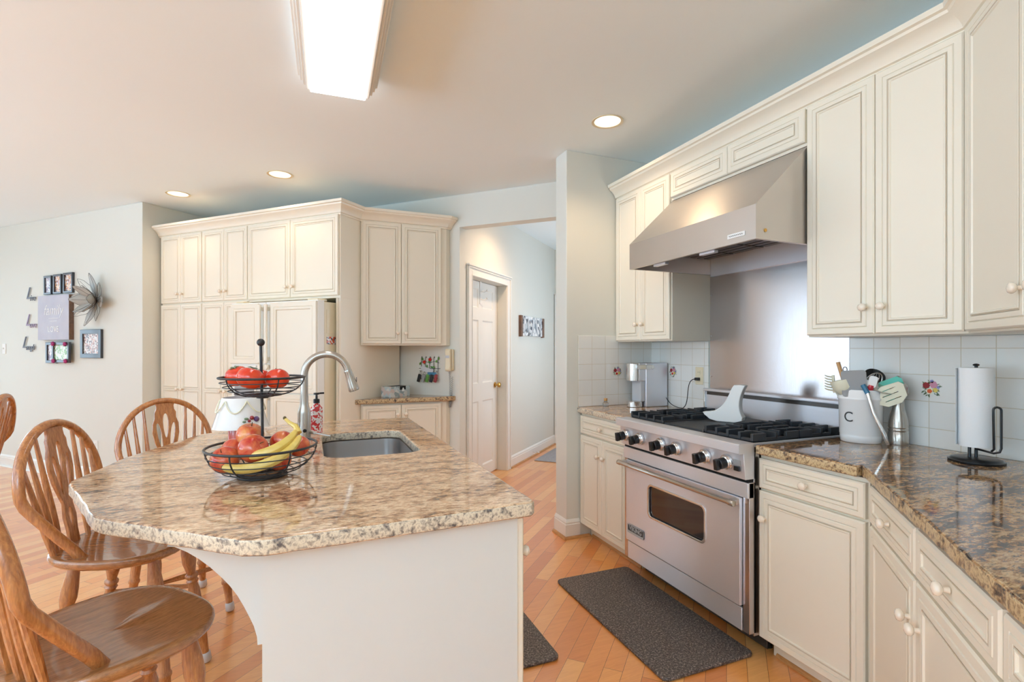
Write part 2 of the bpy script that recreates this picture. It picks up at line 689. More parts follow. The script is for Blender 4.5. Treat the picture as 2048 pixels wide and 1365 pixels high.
def rrect(x0, x1, y0, y1, r, n=6):
    pts = []
    for cx, cy, a0 in ((x1 - r, y1 - r, 0), (x0 + r, y1 - r, 90), (x0 + r, y0 + r, 180), (x1 - r, y0 + r, 270)):
        for i in range(n + 1):
            a = D2R(a0 + 90 * i / n)
            pts.append((cx + r * math.cos(a), cy + r * math.sin(a)))
    return pts


def bez(p0, p1, p2, p3, n=12):
    out = []
    for i in range(n + 1):
        t = i / n
        a = (1 - t) ** 3
        b = 3 * t * (1 - t) ** 2
        c = 3 * t * t * (1 - t)
        d = t ** 3
        out.append(tuple(a * p0[k] + b * p1[k] + c * p2[k] + d * p3[k] for k in range(len(p0))))
    return out


def W(w_, s_):
    """point from the 45 degree frame: w to the left along the back wall, s the depth"""
    return ((s_ - w_) / S2, (s_ + w_) / S2)


# ------------------------------------------------------------------ cabinet doors, drawers, knobs
def rings(m, x0, x1, z0, z1, steps, cap=True):
    """nested rectangle loops; steps = (inset, y)"""
    loops = []
    for i, y in steps:
        loops.append([(x0 + i, y, z0 + i), (x1 - i, y, z0 + i), (x1 - i, y, z1 - i), (x0 + i, y, z1 - i)])
    m.loft(loops, cap, cap)


def door_part(parent, x0, x1, z0, z1, knob=None, name='door', y=0.0, panels=None, kr=0.0155, scale=1.0, mat='cab'):
    """raised and grooved cabinet door, front at y-0.02; panels = z splits for more than one panel"""
    t = 0.021
    m = MB().mat(M[mat])
    k = scale
    rings(m, x0, x1, z0, z1, [(0, y), (0, y - t + 0.005), (0.005, y - t), (0.006, y - t), (0.027 * k, y - t), (0.0295 * k, y - t + 0.0045)])
    o = None
    zs = [z0] + (panels or []) + [z1]
    iw = 0.0
    for a, b in zip(zs[:-1], zs[1:]):
        za = a if a == z0 else a - 0.022
        zb = b if b == z1 else b + 0.022
        mm = m
        st = [(0.029 * k, y - t + 0.003), (0.032 * k, y - t - 0.0010), (0.046 * k, y - t - 0.0010), (0.0495 * k, y - t + 0.006)]
        rings(mm, x0, x1, za, zb, st)
        m.mat(M['glaze'])
        rings(mm, x0, x1, za, zb, [(0.0485 * k, y - t - 0.0002), (0.0485 * k, y - t - 0.0008), (0.051 * k, y - t - 0.0008), (0.052 * k, y - t + 0.002)], False)
        m.mat(M[mat])
        st = [(0.0505 * k, y - t + 0.004), (0.0525 * k, y - t - 0.0016), (0.057 * k, y - t - 0.0016), (0.0615 * k, y - t + 0.005)]
        rings(mm, x0, x1, za, zb, st)
    o = m.build(name, None, parent, angle=25)
    if knob:
        knob_part(o, knob[0], y - t, knob[1], kr)
    return o


def knob_part(parent, x, y, z, r=0.0155):
    m = MB()
    prof = [(0.007, 0), (0.0065, 0.004), (0.0055, 0.012), (r * 0.75, 0.015), (r, 0.020), (r * 1.02, 0.024), (r * 0.9, 0.029), (r * 0.55, 0.032), (0.001, 0.0335)]
    m.lathe(prof, 24, (x, y, z), (0, -1, 0), lobes=8, amp=0.03)
    k = m.build('knob', M['knobc'], parent, angle=60)
    return k


def carcass(parent, x0, x1, y0, y1, z0, z1, name='body'):
    return bx(name, M['cab'], parent, x0, x1, y0, y1, z0, z1, bevel=0.0015)


def sweep(path, prof, name, mat, closed=False, parent=None):
    """profile (out, z) swept along xy path; outside is on the right-hand side of the path"""
    m = MB()
    P = [Vector((p[0], p[1])) for p in path]
    n = len(P)
    loops = []
    for i in range(n):
        if i == 0:
            d = (P[1] - P[0]).normalized()
            nn = Vector((d.y, -d.x))
            k = 1.0
        elif i == n - 1:
            d = (P[-1] - P[-2]).normalized()
            nn = Vector((d.y, -d.x))
            k = 1.0
        else:
            a = (P[i] - P[i - 1]).normalized()
            b = (P[i + 1] - P[i]).normalized()
            na = Vector((a.y, -a.x))
            nb = Vector((b.y, -b.x))
            nn = (na + nb).normalized()
            k = 1.0 / max(0.2, nn.dot(na))
        loops.append([(P[i].x + nn.x * o * k, P[i].y + nn.y * o * k, z) for o, z in prof])
    m.loft(loops, True, True, True)
    return m.build(name, mat, parent, angle=30)

# ================================================================== SETTING
H = 2.74
LAMPS = [(1.713, 2.669), (-0.207, 4.462), (-1.087, 5.366)]

struct(MB().box(-7.2, 6.5, -4.6, 9.5, -0.06, 0.0).build('floor', M['floor'], smooth=False))

circ = lambda cx, cy, r, k=32: [(cx + r * math.cos(2 * math.pi * i / k), cy + r * math.sin(2 * math.pi * i / k)) for i in range(k)]
me = plate([[(-7.2, -4.6), (6.5, -4.6), (6.5, 9.5), (-7.2, 9.5)]] + [circ(x, y, 0.082) for x, y in LAMPS], 0.05)
struct(mesh_obj('ceiling', me, 'ceil', None, Matrix.Translation((0, 0, H))))


def wall_cells(L, z1, openings, y0, y1, m):
    """wall of length L along local x with rectangular openings (x0,x1,z0,z1)"""
    xs = sorted(set([0, L] + [o[0] for o in openings] + [o[1] for o in openings]))
    for a, b in zip(xs[:-1], xs[1:]):
        zs = [(0, z1)]
        for o in openings:
            if o[0] <= a + 1e-6 and o[1] >= b - 1e-6:
                new = []
                for p, q in zs:
                    if o[2] > p:
                        new.append((p, min(q, o[2])))
                    if o[3] < q:
                        new.append((max(p, o[3]), q))
                zs = new
        for p, q in zs:
            if q - p > 1e-4:
                m.box(a, b, y0, y1, p, q)
    return m


def window(idx, loc, rotz, wd, z0, z1, nx=2, y=0.05):
    """window unit in local frame: x 0..wd, frame around and mullions, pane of glass"""
    r = thing('window_%d' % idx, None, None, loc, rotz)
    r['kind'] = 'structure'
    m = MB()
    t = 0.06
    m.box(0, wd, y - 0.03, y + 0.03, z0, z0 + t).box(0, wd, y - 0.03, y + 0.03, z1 - t, z1)
    for i in range(nx + 1):
        cx = t / 2 + (wd - t) * i / nx
        m.box(cx - t / 2, cx + t / 2, y - 0.029, y + 0.029, z0 + t, z1 - t)
    m.build('window_frame', M['trim'], r, bevel=0.003)
    m = MB().box(0.03, wd - 0.03, y - 0.003, y + 0.003, z0 + 0.03, z1 - 0.03)
    m.build('pane', M['glass'], r, smooth=False)
    return r


# right-hand walls
struct(MB().prism([(2.42, 0.893), (2.42, 3.32), (2.56, 3.32), (2.56, 0.835)], 0, H).build('wall_right', M['wall'], smooth=False))
struct(MB().prism([(2.42, 0.893), (2.56, 0.835), (0.12, -1.605), (0.0, -1.527)], 0, H).build('wall_right_diagonal', M['wall'], smooth=False))
struct(MB().prism([(1.69, 3.158), (2.56, 3.158), (2.56, 3.322), (1.69, 3.322)], 0, H).build('wall_partition', M['wall'], bevel=0.004))
m = MB()
wall_cells(2.47, H, [(0.42, 2.02, 0.45, 2.35)], 0.0, 0.12, m)
struct(m.build('wall_right_rear', M['wall'], None, smooth=False, loc=(0.0, -1.53, 0), rotz=D2R(-90)))
window(9, (0.0, -1.95, 0), D2R(-90), 1.6, 0.45, 2.35)  # unseen window, added as the way in for the ceiling fill lamp

# rear wall with three tall openings (local x runs towards -x)
m = MB()
ops = [(0.35 + 2.0 * k, 2.05 + 2.0 * k, 0.12, 2.42) for k in range(3)]
wall_cells(6.62, H, ops, 0.0, 0.14, m)
o = struct(m.build('wall_rear', M['wall'], None, smooth=False, loc=(0.12, -4.0, 0), rotz=D2R(180)))
for k in range(3):
    window(k + 1, (0.12 - 0.35 - 2.0 * k, -4.0, 0), D2R(180), 1.7, 0.12, 2.42)
# left wall x = -6.5
m = MB()
ops = [(0.85 + 2.6 * k, 2.85 + 2.6 * k, 0.45, 2.45) for k in range(3)]
wall_cells(9.66, H, ops, 0.0, 0.14, m)
struct(m.build('wall_far_left', M['wall'], None, smooth=False, loc=(-6.5, -4.0, 0), rotz=D2R(90)))
for k in range(3):
    window(k + 4, (-6.5, -4.0 + 0.85 + 2.6 * k, 0), D2R(90), 2.0, 0.45, 2.45)
# dining side wall (w = 8.6)
px, py = W(8.6, -0.6)
m = MB()
wall_cells(3.655, H, [(1.2, 3.1, 0.08, 2.4)], 0.0, 0.14, m)
struct(m.build('wall_dining', M['wall'], None, smooth=False, loc=(px, py, 0), rotz=D2R(45)))
qx, qy = W(8.6, 0.6)
window(7, (qx, qy, 0), D2R(45), 1.9, 0.08, 2.4)
lx, ly = W(8.8, 1.55)
area('daylight_dining', (lx, ly, 1.25), (D2R(90), 0, D2R(-135)), 1.9, 2.3, 80, DAY)

# left wall with the pictures and its return beside the pantry
poly = [W(8.74, 3.055), W(5.12, 3.055), W(5.12, 4.166), W(5.26, 4.166), W(5.26, 3.195), W(8.74, 3.195)]
struct(MB().prism(poly, 0, H).build('wall_left', M['wall'], bevel=0.004))
# back wall behind the cabinets and header over the passage
m = MB()
m.prism([W(5.12, 4.046), W(2.385, 4.046), W(2.385, 4.166), W(5.12, 4.166)], 0, H)
m.prism([W(2.235, 4.046), W(0.60, 4.046), W(0.60, 4.166), W(2.235, 4.166)], 2.447, H)
struct(m.build('wall_back', M['wall'], smooth=False))
# passage walls
HX, HY = W(2.235, 4.046)
m = MB()
wall_cells(2.88, H, [(0.224, 1.054, 0.0, 2.035)], 0.0, 0.15, m)
m2 = m
struct(m2.build('wall_passage_left', M['wall'], None, bevel=0.0, smooth=False, loc=(HX, HY, 0), rotz=D2R(45)))
bx_, by_ = W(2.385, 6.80)
m = MB()
wall_cells(1.9, H, [(0.235, 1.065, 0.0, 2.03)], 0.0, 0.12, m)
struct(m.build('wall_passage_end', M['wall'], None, smooth=False, loc=(bx_, by_, 0), rotz=D2R(-45)))
rx, ry = W(0.65, 6.80)
m = MB()
wall_cells(2.754, H, [(0.5, 1.7, 0.8, 2.35)], 0.0, 0.12, m)
struct(m.build('wall_passage_right', M['wall'], None, smooth=False, loc=(rx, ry, 0), rotz=D2R(-135)))
wx, wy = W(0.65, 6.30)
window(8, (wx, wy, 0), D2R(-135), 1.2, 0.8, 2.35)

# six panel door of the passage
r = thing('door_1', None, None, (HX, HY, 0), D2R(45))
r['kind'] = 'structure'
m = MB()
X0, X1 = 0.226, 1.052
m.box(X0, X1, 0.119, 0.148, 0.012, 2.03)
st = 0.11
cx = (X0 + X1) / 2
m.box(X0, X0 + st, 0.108, 0.119, 0.012, 2.03).box(X1 - st, X1, 0.108, 0.119, 0.012, 2.03)
zr = [(0.125, 0.80), (0.985, 1.635), (1.76, 1.955)]
zz = [0.012] + [v for p in zr for v in p] + [2.03]
for a, b in zip(zz[0::2], zz[1::2]):
    m.box(X0 + st, X1 - st, 0.108, 0.119, a, b)
for a, b in zr:
    m.box(cx - 0.05, cx + 0.05, 0.108, 0.119, a, b)
    for p, q in ((X0 + st, cx - 0.05), (cx + 0.05, X1 - st)):
        rings(m, p, q, a, b, [(0.0, 0.1195), (0.0, 0.110), (0.012, 0.118), (0.018, 0.118), (0.045, 0.111)])
m.build('door_panel', M['trim'], r, angle=20)
m = MB()
m.lathe([(0.030, 0), (0.030, 0.004), (0.012, 0.008), (0.011, 0.03), (0.024, 0.038), (0.029, 0.05), (0.026, 0.062), (0.012, 0.068), (0.001, 0.069)], 24, (X1 - 0.06, 0.108, 0.945), (0, -1, 0))
m.build('door_knob', M['brass'], r)
m = MB()
m.box(0.226, 0.244, 0.0, 0.106, 0.0, 2.035) if False else None
# casing
m = MB()
def casing(m, x0, x1, ztop, cw=0.088):
    for a, b, sgn in ((x0 - cw, x0, 1), (x1, x1 + cw, -1)):
        m.box(a, b, -0.016, 0.0, 0.0, ztop + cw)
        o_ = a if sgn == 1 else b
        m.box(min(o_, o_ + sgn * 0.018), max(o_, o_ + sgn * 0.018), -0.026, -0.016, 0.0, ztop + cw)
        i_ = b if sgn == 1 else a
        m.box(min(i_, i_ - sgn * 0.010), max(i_, i_ - sgn * 0.010), -0.021, -0.016, 0.0, ztop + 0.010)
    m.box(x0, x1, -0.016, 0.0, ztop, ztop + cw)
    m.box(x0 - cw, x1 + cw, -0.026, -0.016, ztop + cw - 0.018, ztop + cw)
    m.box(x0 - cw - 0.008, x1 + cw + 0.008, -0.034, 0.0, ztop + cw, ztop + cw + 0.016)
    m.box(x0, x1, -0.021, -0.016, ztop, ztop + 0.010)
casing(m, 0.224, 1.054, 2.035)
struct(m.build('trim_1', M['trim'], None, bevel=0.003, loc=(HX, HY, 0), rotz=D2R(45)))
m = MB()
casing(m, 0.235, 1.065, 2.03, 0.075)
struct(m.build('trim_2', M['trim'], None, bevel=0.003, loc=(bx_, by_, 0), rotz=D2R(-45)))
r = thing('door_2', None, None, (bx_, by_, 0), D2R(-45))
r['kind'] = 'structure'
MB().box(0.237, 1.063, 0.05, 0.09, 0.01, 2.028).build('door_panel', M['trim'], r, smooth=False)

# baseboards and oak quarter rounds
BP = [(0.0, 0.0), (0.014, 0.0), (0.014, 0.098), (0.010, 0.104), (0.012, 0.112), (0.009, 0.122), (0.004, 0.130), (0.0, 0.134)]
QP = [(0.0145, 0.0), (0.031, 0.0), (0.030, 0.008), (0.026, 0.014), (0.020, 0.018), (0.0145, 0.019)]
QT = [(0.0, 0.0), (0.017, 0.0), (0.016, 0.008), (0.012, 0.014), (0.006, 0.018), (0.0, 0.019)]
for nm, path in (('baseboard_left', [W(8.6, 3.055), W(5.12, 3.055), W(5.12, 3.17)]),
                 ('baseboard_partition', [(1.69, 3.322), (1.69, 3.158), (1.792, 3.158)]),
                 ('baseboard_passage', [W(2.235, 5.20), W(2.235, 6.80)])):
    struct(sweep(path, BP, nm, M['trim']))
struct(sweep([(1.69, 3.322), (1.69, 3.158), (1.865, 3.158)], QP, 'trim_3', M['qround']))
struct(sweep([W(2.235, 5.20), W(2.235, 6.80)], QP, 'trim_4', M['qround']))
struct(sweep([W(8.6, 3.055), W(5.12, 3.055), W(5.12, 3.17)], QP, 'trim_5', M['trim']))
# oak shoe strips in front of the toe kicks
struct(sweep([(1.892, 3.125), (1.892, 2.555)], QT, 'trim_6', M['qround']))
TKX = 1.892

# ================================================================== RANGE WALL (local x towards the camera, local y into the wall)
RZ = D2R(-90)
FX = 1.81           # plane of the face frames, doors stand 21 mm proud of it
UX = 2.11           # face frames of the wall cabinets


def base_unit(label, loc, rotz, w_, doors, drawer=True, depth=0.60, zt=0.882, splits=None, pl=0.03, pr=0.03, toe=0.075, knobs=None, group='base cabinets', z0=0.105, dk=None, nb=None):
    r = thing('base_cabinet', label, 'cabinet', loc, rotz, group)
    if nb is None:
        carcass(r, 0, w_, 0.0, depth, 0.10, zt)
        bx('toe_kick', M['cab'], r, 0.0, w_, toe, toe + 0.02, 0.0, 0.10)
    zd = 0.735 if drawer else zt - 0.02
    if drawer:
        n_ = drawer if isinstance(drawer, int) and not isinstance(drawer, bool) else 1
        seg = (w_ - pl - pr) / n_
        for i in range(n_):
            a = pl + seg * i + (0.003 if i else 0)
            b = pl + seg * (i + 1) - (0.003 if i < n_ - 1 else 0)
            d = door_part(r, a, b, 0.742, zt - 0.014, ((a + b) / 2, (0.742 + zt - 0.014) / 2), 'drawer', scale=0.8)
    x = pl
    n_ = len(doors)
    seg = (w_ - pl - pr) / n_
    for i, side in enumerate(doors):
        a = pl + seg * i + (0.0015 if i else 0)
        b = pl + seg * (i + 1) - (0.0015 if i < n_ - 1 else 0)
        kx = a + 0.033 if side == 'l' else b - 0.033
        door_part(r, a, b, z0, zd - 0.004, (kx, zd - 0.115))
    return r


# far base cabinet, between the partition and the range
base_unit('cream base cabinet with one drawer over two narrow doors, left of the steel range', (FX, 3.152, 0), RZ, 0.602, ['r', 'l'], pl=0.012, pr=0.024)
# near base cabinet, right of the range
base_unit('cream base cabinet with a single wide door and drawer, right of the steel range', (FX, 1.6175, 0), RZ, 0.4565, ['l'], pl=0.006, pr=0.006, depth=0.55)
# filler post at the bend
struct(MB().prism([(1.812, 1.158), (2.3, 1.158), (2.3, 0.93), (1.82, 1.140)], 0.1, 0.882).build('trim_7', M['cab'], smooth=False))

# angled base cabinets towards the camera
CD = 0.665
AX, AY = 1.81, 1.81 - CD


def diag(t, out=0.0, c=CD):
    return (1.81 - t / S2 - out / S2, 1.81 - c - t / S2 + out / S2)


DZ = D2R(-135)
p = diag(0.016)
base_unit('angled cream base cabinet next to the bend, knob at the right of its door', (p[0], p[1], 0), DZ, 0.455, ['r'], depth=0.45, pl=0.006, pr=0.004)
p = diag(0.473)
base_unit('angled cream base cabinet, wide drawer, second from the bend, door knob at its left', (p[0], p[1], 0), DZ, 0.448, ['l'], depth=0.45, pl=0.004, pr=0.006)
p = diag(0.923)
base_unit('angled cream base cabinet cut off by the right edge of the photo', (p[0], p[1], 0), DZ, 0.46, ['l'], depth=0.45, pl=0.004, pr=0.006)
struct(sweep([(TKX, 1.60), (TKX, TKX - CD - 0.0 + 0.11), (1.2, 1.2 - CD + 0.11)], QT, 'trim_8', M['qround']))

# ---- countertops
def slab(name, poly, z0, z1, mat, label, cat='countertop', holes=(), bev=0.007):
    me = plate([poly] + list(holes), z1 - z0, bev)
    o = mesh_obj(name, me, mat, None, Matrix.Translation((0, 0, z0)), smooth=True)
    o.data.materials.append(M['granedge' if mat == 'gran' else 'granedge2'])
    for pl_ in o.data.polygons:
        if abs(pl_.normal.z) < 0.6:
            pl_.material_index = 1
    # slightly rugged chiselled edge
    return tag(o, label, cat)


def chisel(pts, amp=0.0025, step=0.025, skip=()):
    out = []
    n_ = len(pts)
    for i in range(n_):
        a = Vector(pts[i])
        b = Vector(pts[(i + 1) % n_])
        L = (b - a).length
        out.append(tuple(a))
        if i in skip:
            continue
        k = max(1, int(L / step))
        nn = Vector(((b - a).y, -(b - a).x)).normalized()
        for j in range(1, k):
            q = a + (b - a) * j / k + nn * random.uniform(-amp, amp)
            out.append(tuple(q))
    return out


slab('countertop', [(1.775, 3.154), (1.775, 2.541), (2.416, 2.541), (2.416, 3.154)], 0.886, 0.925, 'gran', 'short brown granite countertop under the coffee maker')
cnr = [(1.775, 1.612), (2.416, 1.612), (2.414, 0.905), diag(2.3, -0.60), diag(2.3, 0.032), diag(-0.03, 0.032), (1.775, 1.185)]
slab('countertop', chisel([tuple(p) for p in cnr], skip=(1, 2, 0)), 0.886, 0.925, 'gran2', 'long brown granite countertop bending round the angled cabinets at right')

# ---- tiles
r = thing('tile_backsplash', 'white square tile backsplash behind the coffee maker, left of the steel panel', 'backsplash', (2.418, 3.157, 0), RZ)
MB().box(0.008, 0.594, -0.008, 0.0, 0.926, 1.384).build('tile_field', M['tile'], r, smooth=False)
r = thing('tile_backsplash', 'tan lit square tile backsplash on the partition wall with a narrow border', 'backsplash', (1.78, 3.157, 0), 0)
MB().box(0.0, 0.638, -0.008, 0.0, 0.926, 1.432).build('tile_field', M['tile'], r, bevel=0.002)
r = thing('tile_backsplash', 'white square tile backsplash behind the paper towel roll', 'backsplash', (2.418, 1.642, 0), RZ)
MB().box(0.0, 0.742, -0.008, 0.0, 0.926, 1.386).build('tile_field', M['tile'], r, smooth=False)
r3 = r
dx, dy = 2.416, 0.889
MB().box(0.0, 2.0, 0.0, 0.008, 0.926, 1.386).build('tile_field', M['tile'], None, smooth=False, loc=(dx - 0.006, dy + 0.006, 0), rotz=DZ)
tag(bpy.data.objects['tile_field.003'] if 'tile_field.003' in bpy.data.objects else None, None) if False else None
o = [q for q in bpy.data.objects if q.name.startswith('tile_field') and q.parent is None][0]
o.name = 'tile_backsplash'
tag(o, 'white tile backsplash on the angled wall beyond the right edge of the photo', 'backsplash')


def bouquet(name, label, loc, rotz, seed, red=False):
    """printed bouquet on a tile, a thin glaze relief"""
    random.seed(seed)
    rt = thing(name, label, 'tile decoration', loc, rotz, 'flower bouquet motifs on the tiles')
    def fl(x, z, r, mat, k=6, y=0.0):
        m = MB()
        m.M = Matrix.Translation((x, -0.0004 - y, z)) @ Matrix.Rotation(D2R(90), 4, 'X')
        pts = []
        for i in range(k * 6):
            a = 2 * math.pi * i / (k * 6)
            q = r * (0.82 + 0.18 * abs(math.cos(k * a / 2)))
            pts.append((q * math.cos(a), q * math.sin(a)))
        m.prism(pts, 0, 0.0007)
        return m.build('blossom', M[mat], rt, smooth=False)
    m = MB()
    for i in range(34):
        a = random.uniform(0, 2 * math.pi)
        rr = random.uniform(0.020, 0.036)
        x, z = rr * math.cos(a), rr * math.sin(a)
        m.M = Matrix.Translation((x, -0.0002, z)) @ Matrix.Rotation(D2R(90), 4, 'X') @ Matrix.Rotation(a + random.uniform(-0.8, 0.8), 4, 'Z')
        L = random.uniform(0.004, 0.009)
        m.prism([(-L, 0), (0, L * 0.4), (L, 0), (0, -L * 0.4)], 0, 0.0006)
    m.build('leaves', M['green2'], rt, smooth=False)
    fl(-0.017, 0.010, 0.014, 'darkred', 7)
    fl(0.010, 0.014, 0.015, 'pink', 6)
    fl(-0.004, -0.013, 0.015, 'cream', 6)
    fl(-0.004, -0.013, 0.0095, 'orange' if not red else 'red', 5, 0.0006)
    fl(0.016, -0.008, 0.010, 'yellow', 5)
    fl(0.004, 0.028, 0.007, 'lilac', 5)
    fl(0.027, 0.004, 0.006, 'lilac', 5)
    return rt


M['green2'] = paint('printed_leaf_green', (112, 128, 96), 0.3, 0.2)
M['darkred'] = paint('printed_rose_red', (150, 40, 44), 0.3, 0.2)
M['lilac'] = paint('printed_lilac', (140, 140, 190), 0.3, 0.2)
bouquet('floral_motif', 'flower bouquet motif on the white tile between pepper mill and paper towels', (2.409, 1.300, 1.172), RZ, 3)
bouquet('floral_motif', 'red flower motif on the white tile just right of the coffee maker', (2.409, 2.906, 1.174), RZ, 5, True)
bouquet('floral_motif', 'flower wreath motif on the tan tile left of the coffee maker', (2.104, 3.148, 1.169), 0, 8, True)

# ---- stainless panel behind the range
r = thing('steel_backsplash', 'tall brushed stainless backsplash sheet behind the range', 'backsplash', (2.418, 2.552, 0), RZ)
MB().box(0.0, 0.907, -0.005, 0.0, 0.93, 1.80).build('panel', M['steelv'], r, smooth=False)
for z in (1.16, 1.42, 1.68):
    MB().ball((0.012, -0.006, z), 0.004, 8, 6).build('screw', M['chrome'], r)

# ---- wall cabinets
def wall_unit(label, loc, rotz, w_, z0, z1, doors, depth=0.305, pl=0.006, pr=0.006, knobz=None, body=True, name='wall_cabinet', cat='cabinet', group='wall cabinets', rail=0.0, noknob=False, zd0=None):
    r = thing(name, label, cat, loc, rotz, group)
    if body:
        carcass(r, 0, w_, 0.0, depth, z0, z1)
    n_ = len(doors)
    seg = (w_ - pl - pr) / n_
    for i, side in enumerate(doors):
        a = pl + seg * i + (0.0015 if i else 0)
        b = pl + seg * (i + 1) - (0.0015 if i < n_ - 1 else 0)
        kx = a + 0.033 if side == 'l' else b - 0.033
        door_part(r, a, b, (zd0 or z0 + 0.008), z1 - 0.045 - rail, None if noknob else (kx, knobz or z0 + 0.115))
    return r


ZT = 2.475
wall_unit('tall cream wall cabinet with two narrow doors, left of the range hood', (UX, 3.152, 0), RZ, 0.60, 1.388, ZT, ['r', 'l'])
wall_unit('short cream cabinet with two low doors directly above the range hood', (UX, 2.551, 0), RZ, 0.926, 2.262, ZT, ['r', 'l'], noknob=True, zd0=2.276)
wall_unit('tall cream wall cabinet with two doors, right of the range hood', (UX, 1.624, 0), RZ, 0.60, 1.388, ZT, ['r', 'l'], pl=0.004)
CU = 1.086


def diagu(t, out=0.0):
    return (2.11 - t / S2 - out / S2, 2.11 - CU - t / S2 + out / S2)


p = diagu(0.0)
q = diagu(0.0, -0.30)
struct(MB().prism([(2.11, 1.024), (2.41, 1.024), (2.41, 0.9), q], 1.388, ZT).build('trim_9', M['cab'], smooth=False))
p = diagu(0.012)
wall_unit('angled cream wall cabinet with one wide door at the right edge', (p[0], p[1], 0), DZ, 0.42, 1.388, ZT, ['r'], depth=0.29, pl=0.010)
p = diagu(0.434)
wall_unit('angled cream wall cabinet beyond the right edge of the photo', (p[0], p[1], 0), DZ, 0.42, 1.388, ZT, ['l'], depth=0.29)

CR = [(0.0, 2.428), (0.008, 2.428), (0.010, 2.440), (0.020, 2.444), (0.024, 2.456), (0.034, 2.472), (0.050, 2.488), (0.066, 2.498), (0.070, 2.508), (0.082, 2.512), (0.084, 2.532), (0.0, 2.532)]
CR = [(o_, z_ - 0.004) for o_, z_ in CR]
path = [(2.42, 3.153), (2.108, 3.153), (2.108, 1.026), (2.108 - 0.72, 1.026 - 0.72)]
path = path[1:]
o = sweep([(2.108, 3.150), (2.108, 2.108 - CU + 0.0), diagu(1.0, 0.002)], CR, 'crown_molding', M['cab'])
tag(o, 'cream crown molding running over the range wall cabinets', 'molding')

# ================================================================== RANGE
rg = thing('kitchen_range', 'stainless steel six knob gas range with griddle', 'range', (1.755, 2.537, 0), RZ)
Wd = 0.915
m = MB().box(0.0, Wd, 0.02, 0.635, 0.10, 0.915)
m.build('body', M['steelv'], rg, bevel=0.002)
bx('toe_panel', M['darksteel'], rg, 0.03, Wd - 0.02, 0.12, 0.14, 0.012, 0.10)
m = MB()
for x_ in (0.06, Wd - 0.05):
    for y_ in (0.16, 0.55):
        m.lathe([(0.018, 0), (0.018, 0.012), (0.012, 0.016), (0.012, 0.10)], 12, (x_, y_, 0))
m.build('feet', M['darksteel'], rg)
# side stiles of the front
for a_, b_ in ((0.0, 0.032), (Wd - 0.034, Wd)):
    MB().box(a_, b_, -0.006, 0.03, 0.112, 0.762).build('front_stile', M['steelv'], rg, bevel=0.0015)
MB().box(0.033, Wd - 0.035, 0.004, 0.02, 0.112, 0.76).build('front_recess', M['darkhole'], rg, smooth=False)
# kick drawer panel
bx('kick_panel', M['steel'], rg, 0.036, Wd - 0.037, -0.010, 0.006, 0.112, 0.212, bevel=0.002)
# trim band under the control panel
bx('trim_band', M['steel'], rg, 0.0, Wd, -0.014, 0.02, 0.694, 0.760, bevel=0.002)
# control panel (slightly slanted) and bullnose
m = MB()
m.loft([[(x_, -0.028, 0.776), (x_, -0.040, 0.893), (x_, 0.03, 0.893), (x_, 0.03, 0.776)] for x_ in (0.0, Wd)])
m.build('control_panel', M['steel'], rg, bevel=0.0015)
m = MB()
pf = [(-0.030, 0.888), (-0.066, 0.888), (-0.068, 0.890), (-0.068, 0.926), (-0.063, 0.931), (0.02, 0.931), (0.02, 0.888)]
m.loft([[(x_, y_, z_) for y_, z_ in pf] for x_ in (-0.002, Wd + 0.002)])
m.build('bullnose', M['steel'], rg)
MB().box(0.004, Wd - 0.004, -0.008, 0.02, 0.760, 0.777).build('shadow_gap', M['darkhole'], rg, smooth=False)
# oven door
od = MB()
dm = plate([rrect(0.036, Wd - 0.037, 0.222, 0.690, 0.004, 2), rrect(0.245, 0.672, 0.418, 0.592, 0.028)], 0.042, 0.002)
odoor = mesh_obj('oven_door', dm, 'steel', rg, Matrix.Translation((0, 0.020, 0)) @ Matrix.Rotation(D2R(90), 4, 'X'), smooth=True)
fm = plate([rrect(0.239, 0.678, 0.412, 0.598, 0.032), rrect(0.250, 0.667, 0.423, 0.587, 0.026)], 0.008, 0.002)
mesh_obj('window_trim', fm, 'chrome', odoor, Matrix.Translation((0, -0.018, 0)) @ Matrix.Rotation(D2R(90), 4, 'X'), smooth=True)
mesh_obj('oven_window', plate([rrect(0.243, 0.674, 0.416, 0.594, 0.030)], 0.006), 'oveng', odoor, Matrix.Translation((0, -0.008, 0)) @ Matrix.Rotation(D2R(90), 4, 'X'))
# handle
m = MB()
m.lathe([(0.0125, 0), (0.015, 0.004), (0.015, 0.022), (0.0125, 0.026), (0.0125, 0.845), (0.015, 0.849), (0.015, 0.871), (0.0125, 0.875)], 20, (0.012, -0.062, 0.672), (1, 0, 0))
for x_ in (0.030, 0.862):
    m.box(x_ - 0.012, x_ + 0.012, -0.062, -0.020, 0.660, 0.684)
m.build('handle', M['nickel'], odoor, bevel=0.001)
# badge
bd = bx('badge', M['ink'], odoor, 0.060, 0.205, -0.026, -0.022, 0.274, 0.318, bevel=0.003)
mesh_obj('badge_rim', plate([rrect(0.057, 0.208, 0.271, 0.321, 0.006), rrect(0.061, 0.204, 0.284, 0.317, 0.005)], 0.002), 'silver', bd, Matrix.Translation((0, -0.0258, 0)) @ Matrix.Rotation(D2R(90), 4, 'X'))
mesh_obj('lettering', text_mesh('VIKING', 0.036, 0.0008, 0, 0.0008, 'CENTER', 1.0), 'silver', bd, TX(0.1325, -0.0268, 0.3005))
bx('color_strip', M['orange2'] if 'orange2' in M else M['tan'], bd, 0.062, 0.203, -0.0266, -0.0258, 0.2725, 0.2830, bevel=0)
